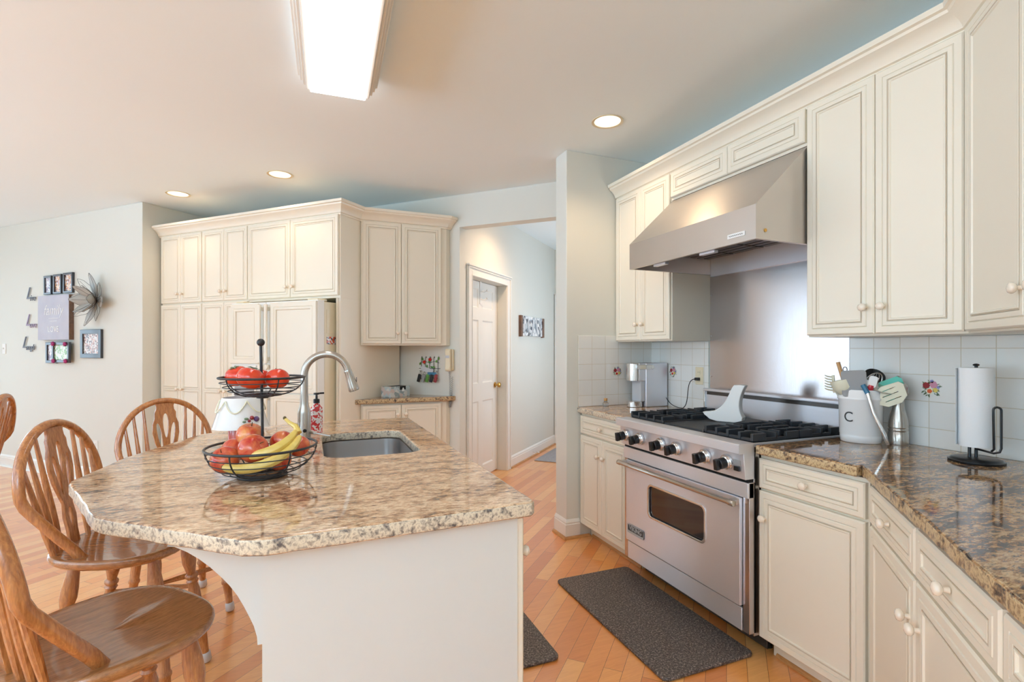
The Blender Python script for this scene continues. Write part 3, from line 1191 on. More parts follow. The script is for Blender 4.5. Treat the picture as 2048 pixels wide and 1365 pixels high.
# knobs
def range_knob(x, z=0.836):
    y0 = -0.034
    ax = Vector((0, -0.993, -0.119)).normalized() if False else Vector((0, -0.993, 0.119))
    ax = Vector((0, -1, -0.12)).normalized()
    b = MB().lathe([(0.032, 0), (0.034, 0.003), (0.034, 0.012), (0.031, 0.016), (0.029, 0.016), (0.029, 0.021), (0.026, 0.024), (0.024, 0.024)], 28, (x, y0, z), ax)
    bz = b.build('knob_bezel', M['chrome'], rg)
    k = MB().lathe([(0.024, 0), (0.0245, 0.02), (0.0225, 0.030), (0.020, 0.032)], 28, tuple(Vector((x, y0, z)) + ax * 0.022), ax)
    T = Matrix.Translation(Vector((x, y0, z)) + ax * 0.052)
    k.M = T @ Vector((0, 0, 1)).rotation_difference(ax).to_matrix().to_4x4()
    k.box(-0.010, 0.010, -0.024, 0.024, 0.0, 0.022)
    k.build('knob', M['black'], bz, bevel=0.003)
    return bz
for x_ in (0.058, 0.190, 0.370, 0.490, 0.690, 0.822):
    range_knob(x_)
bx('rocker_switch', M['black'], rg, 0.862, 0.892, -0.042, -0.028, 0.808, 0.828, bevel=0.002)
MB().box(0.858, 0.897, -0.0385, -0.030, 0.832, 0.856).build('switch_label', M['grey'], rg, smooth=False)
# cooktop
MB().box(0.004, Wd - 0.004, 0.02, 0.60, 0.915, 0.929).build('cooktop', M['steel'], rg, bevel=0.002)
MB().box(0.012, 0.304, 0.025, 0.595, 0.929, 0.9305).build('burner_tray', M['black'], rg, smooth=False)
MB().box(0.611, 0.903, 0.025, 0.595, 0.929, 0.9305).build('burner_tray', M['black'], rg, smooth=False)


def grate(x0, x1, y0, y1):
    z0, z1 = 0.934, 0.966
    m = MB()
    t = 0.012
    cx, cy = (x0 + x1) / 2, (y0 + y1) / 2
    # outer frame low, raised fingers
    m.box(x0, x0 + t, y0, y1, 0.931, 0.945).box(x1 - t, x1, y0, y1, 0.931, 0.945)
    m.box(x0, x1, y0, y0 + t, 0.931, 0.945).box(x0, x1, y1 - t, y1, 0.931, 0.945)
    for i in range(5):
        x = x0 + t / 2 + (x1 - x0 - t) * i / 4
        ln = 0.075 if i != 2 else 0.095
        m.box(x - 0.007, x + 0.007, y0 - 0.004, y0 + ln, z0, z1)
        m.box(x - 0.007, x + 0.007, y1 - ln, y1 + 0.004, z0, z1)
    for sx in (-1, 1):
        xa = x0 if sx < 0 else x1 - 0.085
        m.box(xa, xa + 0.085, cy - 0.006, cy + 0.006, z0, z1)
        m.box(xa, xa + 0.06, cy - 0.056, cy - 0.044, z0, z1)
        m.box(xa, xa + 0.06, cy + 0.044, cy + 0.056, z0, z1)
    g = m.build('grate', M['iron'], rg, bevel=0.002)
    b = MB().lathe([(0.05, 0.0), (0.052, 0.006), (0.045, 0.012), (0.030, 0.014), (0.030, 0.020), (0.001, 0.021)], 24, (cx, cy, 0.930))
    b.build('burner', M['black'], g)


for a, b in ((0.014, 0.302), (0.613, 0.901)):
    grate(a, b, 0.032, 0.305)
    grate(a, b, 0.318, 0.590)
bx('griddle', M['iron'], rg, 0.312, 0.603, 0.03, 0.59, 0.929, 0.940, bevel=0.003)
for a_ in (0.3045, 0.6035):
    MB().box(a_, a_ + 0.007, 0.025, 0.595, 0.929, 0.946).build('griddle_rail', M['darksteel'], rg, bevel=0.001)
# backguard
m = MB().box(0.0, Wd, 0.602, 0.650, 0.915, 1.085)
bgd = m.build('backguard', M['steel'], rg, bevel=0.003)
MB().box(0.02, Wd - 0.02, 0.598, 0.604, 1.048, 1.068).build('vent_slot', M['darksteel'], bgd, smooth=False)
bx('vent_lip', M['steel'], bgd, 0.0, Wd, 0.585, 0.605, 1.070, 1.087, bevel=0.003)
for a_ in (0.0, Wd - 0.010):
    MB().box(a_, a_ + 0.010, 0.59, 0.604, 0.93, 1.07).build('end_cap', M['chrome'], bgd, bevel=0.001)

# spoon rest standing on the griddle
r = thing('spoon_rest', 'white upright curved spoon rest standing on the range griddle', 'spoon rest', (2.085, 2.10, 0.941), D2R(-62))
sil = bez((-0.118, 0.046), (-0.06, 0.052), (-0.02, 0.055), (0.022, 0.150), 10) + bez((0.022, 0.150), (0.032, 0.175), (0.040, 0.195), (0.050, 0.202), 5)[1:]
sil += [(0.078, 0.204), (0.104, 0.200)] + bez((0.104, 0.200), (0.078, 0.15), (0.060, 0.08), (0.092, 0.030), 8)[1:]
sil += [(0.088, 0.012), (0.050, 0.0), (-0.040, 0.0), (-0.080, 0.010), (-0.108, 0.032)]
me = plate([sil], 0.060, 0.004)
mesh_obj('cradle', me, 'white', r, Matrix.Translation((0, 0.060, 0)) @ Matrix.Rotation(D2R(90), 4, 'X'), smooth=True)

# ================================================================== HOOD
hd = thing('range_hood', 'large sloped stainless steel range hood over the range', 'range hood', (1.79, 2.548, 0), RZ)
HW = 0.922
pf = [(0.0, 1.812), (0.0, 1.962), (0.318, 2.258), (0.624, 2.258), (0.624, 1.812), (0.60, 1.812), (0.60, 1.90), (0.02, 1.90), (0.02, 1.812)]
m = MB()
m.loft([[(x, y, z) for y, z in [(0.0, 1.812), (0.0, 1.962), (0.318, 2.258), (0.624, 2.258), (0.624, 1.92), (0.018, 1.92), (0.018, 1.812)]] for x in (0.018, HW - 0.018)])
for a, b in ((0, 0.018), (HW - 0.018, HW)):
    m.loft([[(x, y, z) for y, z in [(0.0, 1.812), (0.0, 1.962), (0.318, 2.258), (0.624, 2.258), (0.624, 1.812)]] for x in (a, b)])
m.build('canopy', M['steelh'], hd, angle=15)
MB().box(0.019, HW - 0.019, 0.606, 0.623, 1.80, 1.919).build('rear_liner', M['steel'], hd, smooth=False)
m = MB()
for i in range(4):
    x = 0.03 + i * 0.217
    for j in range(10):
        m.box(x + 0.004, x + 0.205, 0.05 + j * 0.054, 0.09 + j * 0.054, 1.905, 1.918)
m.build('baffle_filter', M['darksteel'], hd, smooth=False)
for a_ in (0.20, 0.56):
    MB().box(a_, a_ + 0.10, 0.02, 0.045, 1.80, 1.812).build('lip_clip', M['steel'], hd, bevel=0.001)
bdg = bx('badge', M['white'], hd, 0.765, 0.865, -0.003, 0.0, 1.838, 1.858, bevel=0.001)
m = MB()
m.tube([(0.775 + 0.08 * i / 30, -0.0035, 1.848 + 0.0035 * math.sin(i * 1.7)) for i in range(31)], 0.0009, 4)
m.build('script_mark', M['ink'], bdg)
MB().lathe([(0.008, 0), (0.008, 0.003), (0.004, 0.004)], 12, (HW, 0.055, 1.852), (1, 0, 0)).build('screw', M['brass'], hd)

# ================================================================== PANTRY AND REFRIGERATOR BANK (faces the camera at 45 degrees)
BZ = D2R(-45)
SF = 3.221            # face frame plane (doors 21 mm proud of it)


def bank(w_left, s_=SF):
    x, y = W(w_left, s_)
    return (x, y, 0)


def pantry(label, w0, w1, sides):
    r = thing('pantry_cabinet', label, 'cabinet', bank(w0), BZ, 'tall pantry cabinets')
    wd = w0 - w1
    carcass(r, 0, wd, 0.0, 0.80, 0.10, ZT)
    bx('toe_kick', M['cab'], r, 0, wd, 0.07, 0.09, 0, 0.10)
    mid = wd / 2
    for (a, b), sd in zip(((0.004, mid - 0.0015), (mid + 0.0015, wd - 0.004)), sides):
        kx = a + 0.03 if sd == 'l' else b - 0.03
        door_part(r, a, b, 1.778, ZT - 0.045, (kx, 1.862), scale=0.85)
        door_part(r, a, b, 0.115, 1.762, (kx, 0.955), panels=[0.955], scale=0.85)
    return r


pantry('tall cream pantry cabinet at the far left of the cabinet bank', 5.085, 4.498, ('r', 'l'))
pantry('tall cream pantry cabinet between the leftmost pantry and the refrigerator', 4.496, 3.905, ('r', 'l'))
r = thing('refrigerator_cabinet', 'wide cream two door cabinet above the refrigerator, with a tall side panel', 'cabinet', bank(3.903), BZ, 'cabinets of the refrigerator bank')
wd = 3.903 - 2.872
carcass(r, 0, wd, 0.0, 0.80, 1.752, ZT)
mid = 3.903 - 3.397
door_part(r, 0.004, mid - 0.002, 1.772, ZT - 0.045, (mid - 0.035, 1.862))
door_part(r, mid + 0.002, wd - 0.012, 1.772, ZT - 0.045, (mid + 0.035, 1.862))
bx('side_panel', M['cab'], r, wd - 0.022, wd, 0.001, 0.80, 0.0, 1.752, bevel=0.0015)
bx('front_stile', M['cab'], r, wd - 0.045, wd - 0.023, -0.004, 0.02, 0.0, 1.75, bevel=0.0015)

# refrigerator
SR = 3.03
fr = thing('refrigerator', 'cream panelled side by side refrigerator with an ice dispenser', 'refrigerator', bank(3.88, SR), BZ)
fw = 0.955
bx('case', M['almond'], fr, 0.012, fw - 0.008, 0.075, 0.75, 0.02, 1.712, bevel=0.004)
MB().box(0.02, fw - 0.02, 0.10, 0.11, 0.0, 0.05).build('base_grille', M['darksteel'], fr, smooth=False)
m = MB()
m.box(fw - 0.010, fw - 0.006, 0.008, 0.070, 0.05, 1.715)
m.build('door_side_trim', M['lgrey'], fr)


def fridge_door(x0, x1, hx):
    d = bx('door', M['trim'], fr, x0, x1, 0.0, 0.068, 0.05, 1.722, bevel=0.003)
    return d


d1 = fridge_door(0.0, 0.397, 0.35)
d2 = fridge_door(0.403, fw, 0.45)


def fpanel(parent, x0, x1, z0, z1):
    m = MB().mat(M['cab'])
    y = 0.0
    rings(m, x0, x1, z0, z1, [(0, y), (0, y - 0.014), (0.003, y - 0.017), (0.036, y - 0.017), (0.038, y - 0.013), (0.041, y - 0.0165), (0.058, y - 0.0165), (0.062, y - 0.008)])
    m.mat(M['glaze'])
    rings(m, x0, x1, z0, z1, [(0.061, y - 0.0085), (0.061, y - 0.0092), (0.0635, y - 0.0092), (0.064, y - 0.007)], False)
    m.build('panel', None, parent, angle=25)


fpanel(d1, 0.006, 0.325, 1.215, 1.712)
fpanel(d1, 0.006, 0.325, 0.06, 0.86)
fpanel(d2, 0.466, fw - 0.006, 0.985, 1.712)
fpanel(d2, 0.466, fw - 0.006, 0.06, 0.975)
# ice and water dispenser
m = MB().mat(M['trim']).box(0.03, 0.30, -0.012, 0.0, 0.88, 1.20)
m.mat(M['lgrey']).box(0.06, 0.27, -0.014, -0.012, 1.14, 1.175)
m.mat(M['grey']).box(0.05, 0.28, -0.0135, -0.0115, 0.90, 1.12)
m.build('dispenser', None, d1, bevel=0.003)
for par, xx in ((d1, 0.362), (d2, 0.434)):
    for z0, z1 in ((1.22, 1.70), (0.10, 0.97)):
        m = MB()
        m.lathe([(0.017, 0), (0.019, 0.01), (0.016, 0.03), (0.016, z1 - z0 - 0.03), (0.019, z1 - z0 - 0.01), (0.017, z1 - z0)], 16, (xx, -0.032, z0), (0, 0, 1), sy=0.7)
        m.box(xx - 0.010, xx + 0.010, -0.030, 0.0, z0 + 0.02, z0 + 0.05).box(xx - 0.010, xx + 0.010, -0.030, 0.0, z1 - 0.05, z1 - 0.02)
        m.build('handle', M['cab'], par, bevel=0.003)
    m = MB()
    m.lathe([(0.020, 0), (0.024, 0.012), (0.019, 0.024)], 16, (xx, -0.012, 1.19), (0, -1, 0))
    m.build('handle_rosette', M['cab'], par)
m = MB().box(0.04, 0.13, 0.01, 0.09, 1.722, 1.738).box(fw - 0.13, fw - 0.02, 0.02, 0.12, 1.715, 1.735)
m.build('hinge_cover', M['almond'], fr, bevel=0.006)
# note and sticker on the right side of the refrigerator
nt = tag(MB().box(0.0, 0.0015, 0.0, 0.10, 0.0, 0.19).build('paper_note', M['almond'], None, bevel=0.0004), 'blank cream note on the side of the refrigerator, above the sticker', 'note')
x, y = W(3.88 - fw + 0.0075, SR + 0.10)
nt.location = (x, y, 1.462)
nt.rotation_euler = (0, 0, BZ)
nt = tag(MB().box(0.0, 0.0015, 0.0, 0.10, 0.0, 0.06).build('fridge_magnet', M['stick'], None, bevel=0.0004), 'small dark and orange magnet on the side of the refrigerator', 'magnet')
nt.location = (x, y, 1.375)
nt.rotation_euler = (0, 0, BZ)

# ---- corner cabinets next to the passage
CY = 4.474


def corner_poly(y0=CY, xl=None):
    c = W(2.870, 4.044)
    return [(y0 - 2.870 * S2 + 0.004, y0), (1.165, y0), (1.208, 5.719 - 1.208), c, ]


r = thing('corner_wall_cabinet', 'cream corner wall cabinet with two doors above the key rack', 'cabinet', (0, 0, 0), 0, 'corner cabinets')
MB().prism(corner_poly(), 1.368, ZT).build('body', M['cab'], r, bevel=0.0015)
rr = r
for a, b, k in ((0.432, 0.757, 0.757 - 0.033), (0.761, 1.112, 0.761 + 0.033)):
    door_part(rr, a, b, 1.382, ZT - 0.045, (k, 1.475), y=CY)
r = thing('corner_base_cabinet', 'cream corner base cabinet with two doors under the tissue box', 'cabinet', (0, 0, 0), 0, 'corner cabinets')
MB().prism(corner_poly(), 0.10, 0.868).build('body', M['cab'], r, bevel=0.0015)
bx('toe_kick', M['cab'], r, 0.52, 1.165, CY + 0.06, CY + 0.08, 0, 0.10)
for a, b, k in ((0.432, 0.757, 0.757 - 0.033), (0.761, 1.112, 0.761 + 0.033)):
    door_part(r, a, b, 0.12, 0.852, (k, 0.768), y=CY)
c = W(2.868, 4.044)
slab('countertop', chisel([(CY - 0.045 - 2.868 * S2 - 0.02, CY - 0.045), (1.185, CY - 0.045), (1.250, 4.469), c], skip=(1, 2, 3)), 0.870, 0.909, 'gran2', 'small brown granite corner countertop under the tissue box')

# crown over the bank and the corner unit
pth = [W(5.115, SF - 0.002), W(2.872, SF - 0.002), ((CY - 0.002) - 2.872 * S2, CY - 0.002), (1.167, CY - 0.002), (1.212, 4.507)]
o = sweep(pth, CR, 'crown_molding', M['cab'])
tag(o, 'cream crown molding over the pantry, refrigerator and corner cabinets', 'molding')

# ---- corner clutter
tb = thing('tissue_box', 'grey patterned tissue box on the corner countertop', 'box', (0.735, 4.62, 0.909), D2R(32))
MB().box(-0.115, 0.115, -0.06, 0.06, 0.0, 0.095).build('carton', M['tissue'], tb, bevel=0.001)
m = MB()
m.M = Matrix.Translation((0.03, -0.0605, 0.062))
m.prism([(-0.035, -0.0006), (0.035, -0.0006), (0.035, 0.0006), (-0.035, 0.0006)], 0, 0.034)
m.build('opening', M['darkhole'], tb, smooth=False)
m = MB().box(-0.07, 0.07, -0.035, 0.035, 0.095, 0.0958)
m.build('top_opening', M['darkhole'], tb, smooth=False)
m = MB()
m.lathe([(0.03, 0), (0.028, 0.03), (0.012, 0.05), (0.001, 0.056)], 10, (0.035, -0.045, 0.032), (0, -0.25, 1), sy=0.4)
m.build('tissue', M['paper'], tb)

# wall telephone
px, py = W(2.325, 4.046)
ph = thing('wall_telephone', 'cream corded wall telephone beside the passage opening', 'telephone', (px, py, 1.24), BZ)
bx('base', M['almond'], ph, -0.038, 0.038, -0.030, 0.0, -0.10, 0.095, bevel=0.010, seg=3)
m = MB()
m.loft([[(-0.026, y - 0.0, z), (0.026, y, z), (0.026, y2, z), (-0.026, y2, z)] for z, y, y2 in ((-0.105, -0.058, -0.032), (-0.09, -0.068, -0.032), (-0.05, -0.062, -0.040), (0.04, -0.062, -0.040), (0.075, -0.068, -0.032), (0.098, -0.058, -0.032))])
m.build('handset', M['almond'], ph, bevel=0.006)
bx('display', M['lgrey'], ph, -0.022, 0.018, -0.0645, -0.061, 0.015, 0.038, bevel=0.001)
pts = []
for i in range(420):
    t = i / 419
    a = i * 0.62
    u = t * 2
    if u < 1:
        z = -0.105 - 0.33 * u
        x = -0.004 + 0.006 * math.sin(u * 3)
    else:
        z = -0.435 + 0.04 * math.sin((u - 1) * math.pi) * -1 + 0.28 * (u - 1)
        x = 0.004 + 0.020 * math.sin((u - 1) * math.pi * 0.5)
    pts.append((x + 0.006 * math.cos(a), -0.020 + 0.006 * math.sin(a), z))
MB().tube(pts, 0.0020, 5).build('coiled_cord', M['grey'], ph)

# key rack
px, py = W(2.55, 4.046)
kr = thing('key_rack', 'small wrought iron key rack with red flowers on the corner wall', 'key rack', (px, py, 1.20), BZ)
m = MB()
for i in range(5):
    x = -0.09 + 0.045 * i
    m.tube([(x, -0.006, -0.065), (x, -0.006, 0.055), (x + 0.006, -0.006, 0.068), (x + 0.012, -0.006, 0.060), (x + 0.008, -0.006, 0.052)], 0.0022, 6)
    m.tube([(x, -0.006, -0.065), (x, -0.014, -0.078), (x, -0.026, -0.076), (x, -0.030, -0.062)], 0.0022, 6)
m.tube([(-0.115, -0.006, -0.045), (0.115, -0.006, -0.045)], 0.0022, 6)
m.tube([(-0.105, -0.006, 0.01), (-0.05, -0.006, 0.022), (0.0, -0.006, 0.004), (0.05, -0.006, 0.022), (0.105, -0.006, 0.008)], 0.0018, 6)
m.build('hook_frame', M['wire'], kr)
random.seed(11)
for i in range(9):
    m = MB()
    x, z = -0.10 + i * 0.025, random.uniform(-0.04, 0.05)
    m.M = Matrix.Translation((x, -0.011, z)) @ Matrix.Rotation(random.uniform(0, 6.28), 4, 'Y')
    m.lathe([(0.001, -0.014), (0.008, -0.004), (0.009, 0.004), (0.001, 0.016)], 8, (0, 0, 0), (0, 0, 1), sy=0.25)
    m.build('leaf', M['green'], kr)
for x, z in ((-0.055, 0.015), (0.008, 0.038)):
    m = MB().ball((x, -0.014, z), 0.014, 10, 6, 0.8)
    for k in range(5):
        a = 2 * math.pi * k / 5
        m.ball((x + 0.010 * math.cos(a), -0.013, z + 0.010 * math.sin(a)), 0.009, 8, 5, 0.8)
    m.build('red_flower', M['red'], kr)


def key_bunch(x, n_, label, mats, drop=0.05, fob=None):
    kk = thing('key_bunch', label, 'keys', tuple(Vector((px, py, 1.20)) + Matrix.Rotation(BZ, 3, 'Z') @ Vector((x, -0.026, -0.078))), BZ, 'keys on the rack')
    R_ = MB().tube([(0.010 * math.cos(a * 0.52), 0.0, -0.010 + 0.010 * math.sin(a * 0.52)) for a in range(12)], 0.0012, 6, True)
    R_.build('key_ring', M['chrome'], kk)
    for i in range(n_):
        m = MB()
        ang = (-0.5 + (i + 0.5) / n_) * 1.0
        m.M = Matrix.Translation((0, -0.002 - 0.004 * i, -0.018)) @ Matrix.Rotation(ang, 4, 'Y')
        m.box(-0.010, 0.010, -0.0012, 0.0012, -0.022, 0.0)
        m.box(-0.004, 0.004, -0.001, 0.001, -0.055, -0.022)
        m.build('key', M['chrome'], kk, bevel=0.0006)
    if fob:
        m = MB()
        m.M = Matrix.Translation((0.004, -0.012, -0.02)) @ Matrix.Rotation(0.25, 4, 'Y')
        m.box(-0.016, 0.016, -0.006, 0.006, -0.075, 0.0)
        m.build('key_fob', M[fob], kk, bevel=0.005)
    return kk


key_bunch(-0.09, 2, 'keys with a long black fob, leftmost on the rack', None, fob='black')
key_bunch(-0.045, 2, 'keys with a grey fob, second from left on the rack', None, fob='grey')
key_bunch(0.000, 1, 'key with a green fob in the middle of the rack', None, fob='green')
key_bunch(0.045, 3, 'car keys with a thick black fob, second from right on the rack', None, fob='black')
key_bunch(0.090, 2, 'keys with a red brown fob, rightmost on the rack', None, fob='darkred')
m = MB()
m.M = Matrix.Translation((0.0, -0.034, -0.085)) @ Matrix.Rotation(0.3, 4, 'Y')
m.box(-0.085, 0.05, -0.001, 0.001, 0.0, 0.045)
o = m.build('letter', M['lgrey'], None, bevel=0.0003)
o.location = (px, py, 1.20)
o.rotation_euler = (0, 0, BZ)
tag(o, 'tilted grey paper slip with red edge stuck behind the keys', 'paper')
m = MB().box(0.0, 0.09, -0.002, 0.002, -0.105, -0.078)
o = m.build('lanyard', M['blue'], None, bevel=0.001)
o.location = tuple(Vector((px, py, 1.20)) + Matrix.Rotation(BZ, 3, 'Z') @ Vector((0, -0.040, 0)))
o.rotation_euler = (0, 0, BZ)
tag(o, 'folded blue strap hanging over the keys', 'strap')

# ================================================================== ISLAND
IX0, IX1, IY0, IY1 = -0.096, 0.532, 1.277, 3.02
isl = thing('kitchen_island', 'cream island cabinet with a plain end panel and curved corbel', 'island', (0, 0, 0), 0)
m = MB()
m.box(IX0, IX1, IY0, IY0 + 0.02, 0.0, 0.879)
m.box(IX0, IX0 + 0.02, IY0 + 0.02, IY1, 0.0, 0.879)
m.box(IX0, IX1, IY1, IY1 + 0.02, 0.0, 0.879)
m.box(IX1 - 0.02, IX1, IY0 + 0.02, IY1, 0.10, 0.879)
m.box(IX1 - 0.09, IX1 - 0.07, IY0 + 0.02, IY1, 0.0, 0.10)
m.build('body', M['isle'], isl, smooth=False)
# doors on the range side
for i in range(3):
    y0_ = IY0 + 0.004 + i * 0.582
    e = bpy.data.objects.new('door_side', None)
    # local frame: door faces +x
    mm = MB().mat(M['cab'])
    mm.M = Matrix.Translation((IX1, y0_, 0)) @ Matrix.Rotation(D2R(90), 4, 'Z')
    t = 0.021
    rings(mm, 0, 0.576, 0.105, 0.868, [(0, 0), (0, -t + 0.004), (0.004, -t), (0.03, -t), (0.032, -t + 0.003), (0.035, -t), (0.05, -t), (0.053, -t + 0.006), (0.06, -t + 0.004)])
    d = mm.build('door', None, isl, angle=25)
    mm = MB()
    mm.lathe([(0.006, 0), (0.0055, 0.012), (0.012, 0.016), (0.0155, 0.023), (0.012, 0.030), (0.001, 0.033)], 20, (IX1 + t, y0_ + 0.04, 0.76), (1, 0, 0), lobes=8, amp=0.03)
    mm.build('knob', M['knobc'], d)
# corbel under the overhang
cpts = [(0, 0), (0.0, -0.268), (-0.018, -0.268), (-0.019, -0.248), (-0.026, -0.220), (-0.036, -0.195), (-0.048, -0.167), (-0.061, -0.140), (-0.078, -0.112), (-0.097, -0.087), (-0.119, -0.061), (-0.142, -0.038), (-0.165, -0.019), (-0.190, -0.003), (-0.205, 0.0)]
for yy in (1.375, 2.35):
    me = plate([[(a, b) for a, b in cpts]], 0.045, 0.002)
    mesh_obj('corbel', me, 'isle', isl, Matrix.Translation((IX0, yy + 0.045, 0.879)) @ Matrix.Rotation(D2R(90), 4, 'X'), smooth=True)

top = [(0.562, 1.247), (0.575, 1.262), (0.566, 3.088), (-0.023, 3.123), (-0.487, 2.852), (-0.650, 2.340), (-0.690, 1.985), (-0.683, 1.955), (-0.492, 1.548), (-0.465, 1.515), (-0.135, 1.240), (-0.09, 1.224)]
SX0, SX1, SY0, SY1 = 0.06, 0.432, 2.035, 2.640
hole = rrect(SX0, SX1, SY0, SY1, 0.075, 7)
slab('countertop', chisel(top, 0.002, 0.03), 0.880, 0.920, 'gran', 'golden brown granite island countertop with a sink cut-out', holes=(hole,))
# sink
sk = thing('sink', 'undermount stainless steel sink in the island countertop', 'sink', (0, 0, 0))
m = MB()
lo = []
for g, z in ((0.012, 0.878), (-0.002, 0.878), (-0.004, 0.84), (-0.010, 0.72), (-0.022, 0.695), (-0.05, 0.685), (-0.15, 0.680)):
    lo.append([(x, y, z) for x, y in rrect(SX0 - g, SX1 + g, SY0 - g, SY1 + g, max(0.02, 0.075 + g), 7)])
m.loft(lo, False, True)
m.build('basin', M['sinkst'], sk, angle=60)
MB().lathe([(0.045, 0), (0.045, 0.002), (0.038, 0.003), (0.03, 0.001), (0.001, 0.001)], 24, (0.246, 2.34, 0.681)).build('drain', M['chrome'], sk)

# faucet
FXp, FYp = -0.015, 2.52
fa = thing('faucet', 'brushed nickel gooseneck pull-down faucet beside the island sink', 'faucet', (FXp, FYp, 0.920), D2R(-4))
m = MB()
m.lathe([(0.034, 0), (0.034, 0.004), (0.029, 0.008), (0.029, 0.118), (0.027, 0.130), (0.021, 0.150), (0.0185, 0.165), (0.018, 0.20)], 32)
m.build('base', M['nickel'], fa, angle=40)
pts = [(0, 0, 0.195), (0, 0, 0.28)]
R_ = 0.096
for i in range(0, 19):
    a = math.pi - (math.pi * 0.93) * i / 18
    pts.append((R_ + R_ * math.cos(a), 0, 0.295 + R_ * math.sin(a)))
m = MB().tube(pts, 0.0165, 20)
m.build('gooseneck', M['nickel'], fa, angle=60)
e0 = Vector(pts[-1])
dr = (e0 - Vector(pts[-2])).normalized()
m = MB()
m.lathe([(0.0175, 0.0), (0.0185, 0.004), (0.0185, 0.012), (0.018, 0.014), (0.021, 0.05), (0.0245, 0.085), (0.0255, 0.098), (0.023, 0.104), (0.001, 0.104)], 24, tuple(e0), tuple(dr))
sh = m.build('spray_head', M['nickel'], fa, angle=40)
m = MB()
m.M = Matrix.Translation(e0 + dr * 0.055 + Vector((0.0225, 0, 0)))
m.lathe([(0.006, 0), (0.006, 0.003), (0.001, 0.004)], 10, (0, 0, 0), (1, 0, 0), sx=3.0)
m.build('spray_button', M['darksteel'], sh)
m = MB().lathe([(0.007, 0), (0.0085, 0.002), (0.0085, 0.003), (0.001, 0.0035)], 16, (0.004, -0.0285, 0.042), (0.13, -1, 0))
m.build('sensor', M['black'], fa)
m = MB()
m.tube([(0.028, 0.0, 0.030), (0.045, -0.012, 0.028), (0.10, -0.05, 0.020), (0.118, -0.062, 0.018)], [0.007, 0.005, 0.0045, 0.004], 10)
m.build('lever', M['nickel'], fa)

# soap bottle
so = thing('soap_dispenser', 'red and white patterned soap pump bottle behind the faucet', 'soap bottle', (0.040, 2.672, 0.920), D2R(20))
m = MB().lathe([(0.020, 0), (0.030, 0.003), (0.030, 0.115), (0.027, 0.128), (0.016, 0.140), (0.013, 0.150)], 24, sy=0.62)
m.build('bottle', M['soapl'], so, angle=50)
m = MB().lathe([(0.015, 0), (0.015, 0.018), (0.012, 0.020), (0.006, 0.021), (0.005, 0.040), (0.014, 0.042), (0.014, 0.050), (0.001, 0.052)], 18, (0, 0, 0.149))
m.box(0.0, 0.036, -0.005, 0.005, 0.192, 0.200)
m.build('pump', M['black'], so)

# candle jar with ceramic shade
cx_, cy_ = -0.268, 2.47
cn = thing('candle_jar', 'red candle in a glass jar under a white ceramic shade', 'candle', (cx_, cy_, 0.920), 0)
MB().lathe([(0.047, 0), (0.050, 0.004), (0.050, 0.085), (0.046, 0.100), (0.046, 0.11)], 28).build('glass_jar', M['candle'], cn)
m = MB()
pf = [(0.112, 0.078), (0.110, 0.082), (0.098, 0.12), (0.086, 0.16), (0.076, 0.20), (0.073, 0.206)]
m.lathe(pf + [(p_[0] - 0.004, p_[1]) for p_ in reversed(pf)], 40)
shd = m.build('lamp_shade', M['ceramic'], cn, angle=60)
m = MB()
for k in range(6):
    a0 = 2 * math.pi * k / 6 - 1.2
    pts = []
    for i in range(11):
        u = i / 10
        a = a0 + u * 2 * math.pi / 6
        z = 0.196 - 0.05 * math.sin(u * math.pi)
        rr_ = 0.077 + (0.206 - z) * 0.30 + 0.002
        pts.append((rr_ * math.cos(a), rr_ * math.sin(a), z))
    m.tube(pts, 0.003, 6)
m.build('swag_relief', M['gilt'] if 'gilt' in M else M['cream'], shd)
m = MB().ball((0.066, -0.075, 0.118), 0.012, 10, 6)
m.build('plum_ornament', M['purple'], shd)
m = MB().ball((0.050, -0.086, 0.125), 0.009, 10, 6).ball((0.040, -0.09, 0.112), 0.007, 8, 6)
m.build('cherry_ornament', M['darkred'], shd)
m = MB().ball((0.030, -0.094, 0.122), 0.009, 8, 6, 0.6).ball((0.022, -0.096, 0.110), 0.008, 8, 6, 0.6)
m.build('leaf_ornament', M['green2'], shd)

# ================================================================== FRUIT BASKET ON THE ISLAND
VR = D2R(-22)
BX, BY = -0.137, 1.838
fb = thing('fruit_basket', 'two tier black wire fruit basket with a ball topped pole', 'basket', (BX, BY, 0.920), VR)


def ring_pts(r, z, k=40):
    return [(r * math.cos(2 * math.pi * i / k), r * math.sin(2 * math.pi * i / k), z) for i in range(k)]


def bowl(name, r0, z0, r1, z1, n_rings, thick, thin, ribs):
    m = MB()
    m.tube(ring_pts(r1, z1), thick * 1.35, 8, True)
    m.tube(ring_pts(r0, z0), thick * 1.2, 8, True)
    def prof(u):
        a = u * math.pi / 2
        return r0 + (r1 - r0) * math.sin(a), z0 + (z1 - z0) * (1 - math.cos(a))
    for i in range(1, n_rings + 1):
        rr_, zz_ = prof(i / (n_rings + 1))
        m.tube(ring_pts(rr_, zz_), thin, 6, True)
    for k in range(ribs):
        a = 2 * math.pi * (k + 0.4) / ribs
        m.tube([(prof(u / 10)[0] * math.cos(a), prof(u / 10)[0] * math.sin(a), prof(u / 10)[1]) for u in range(11)], thick * 0.8, 6)
    for k in range(4):
        a = math.pi * k / 4
        m.tube([(-r0 * math.cos(a), -r0 * math.sin(a), z0), (r0 * math.cos(a), r0 * math.sin(a), z0)], thin, 6)
    return m.build(name, M['wire'], fb)


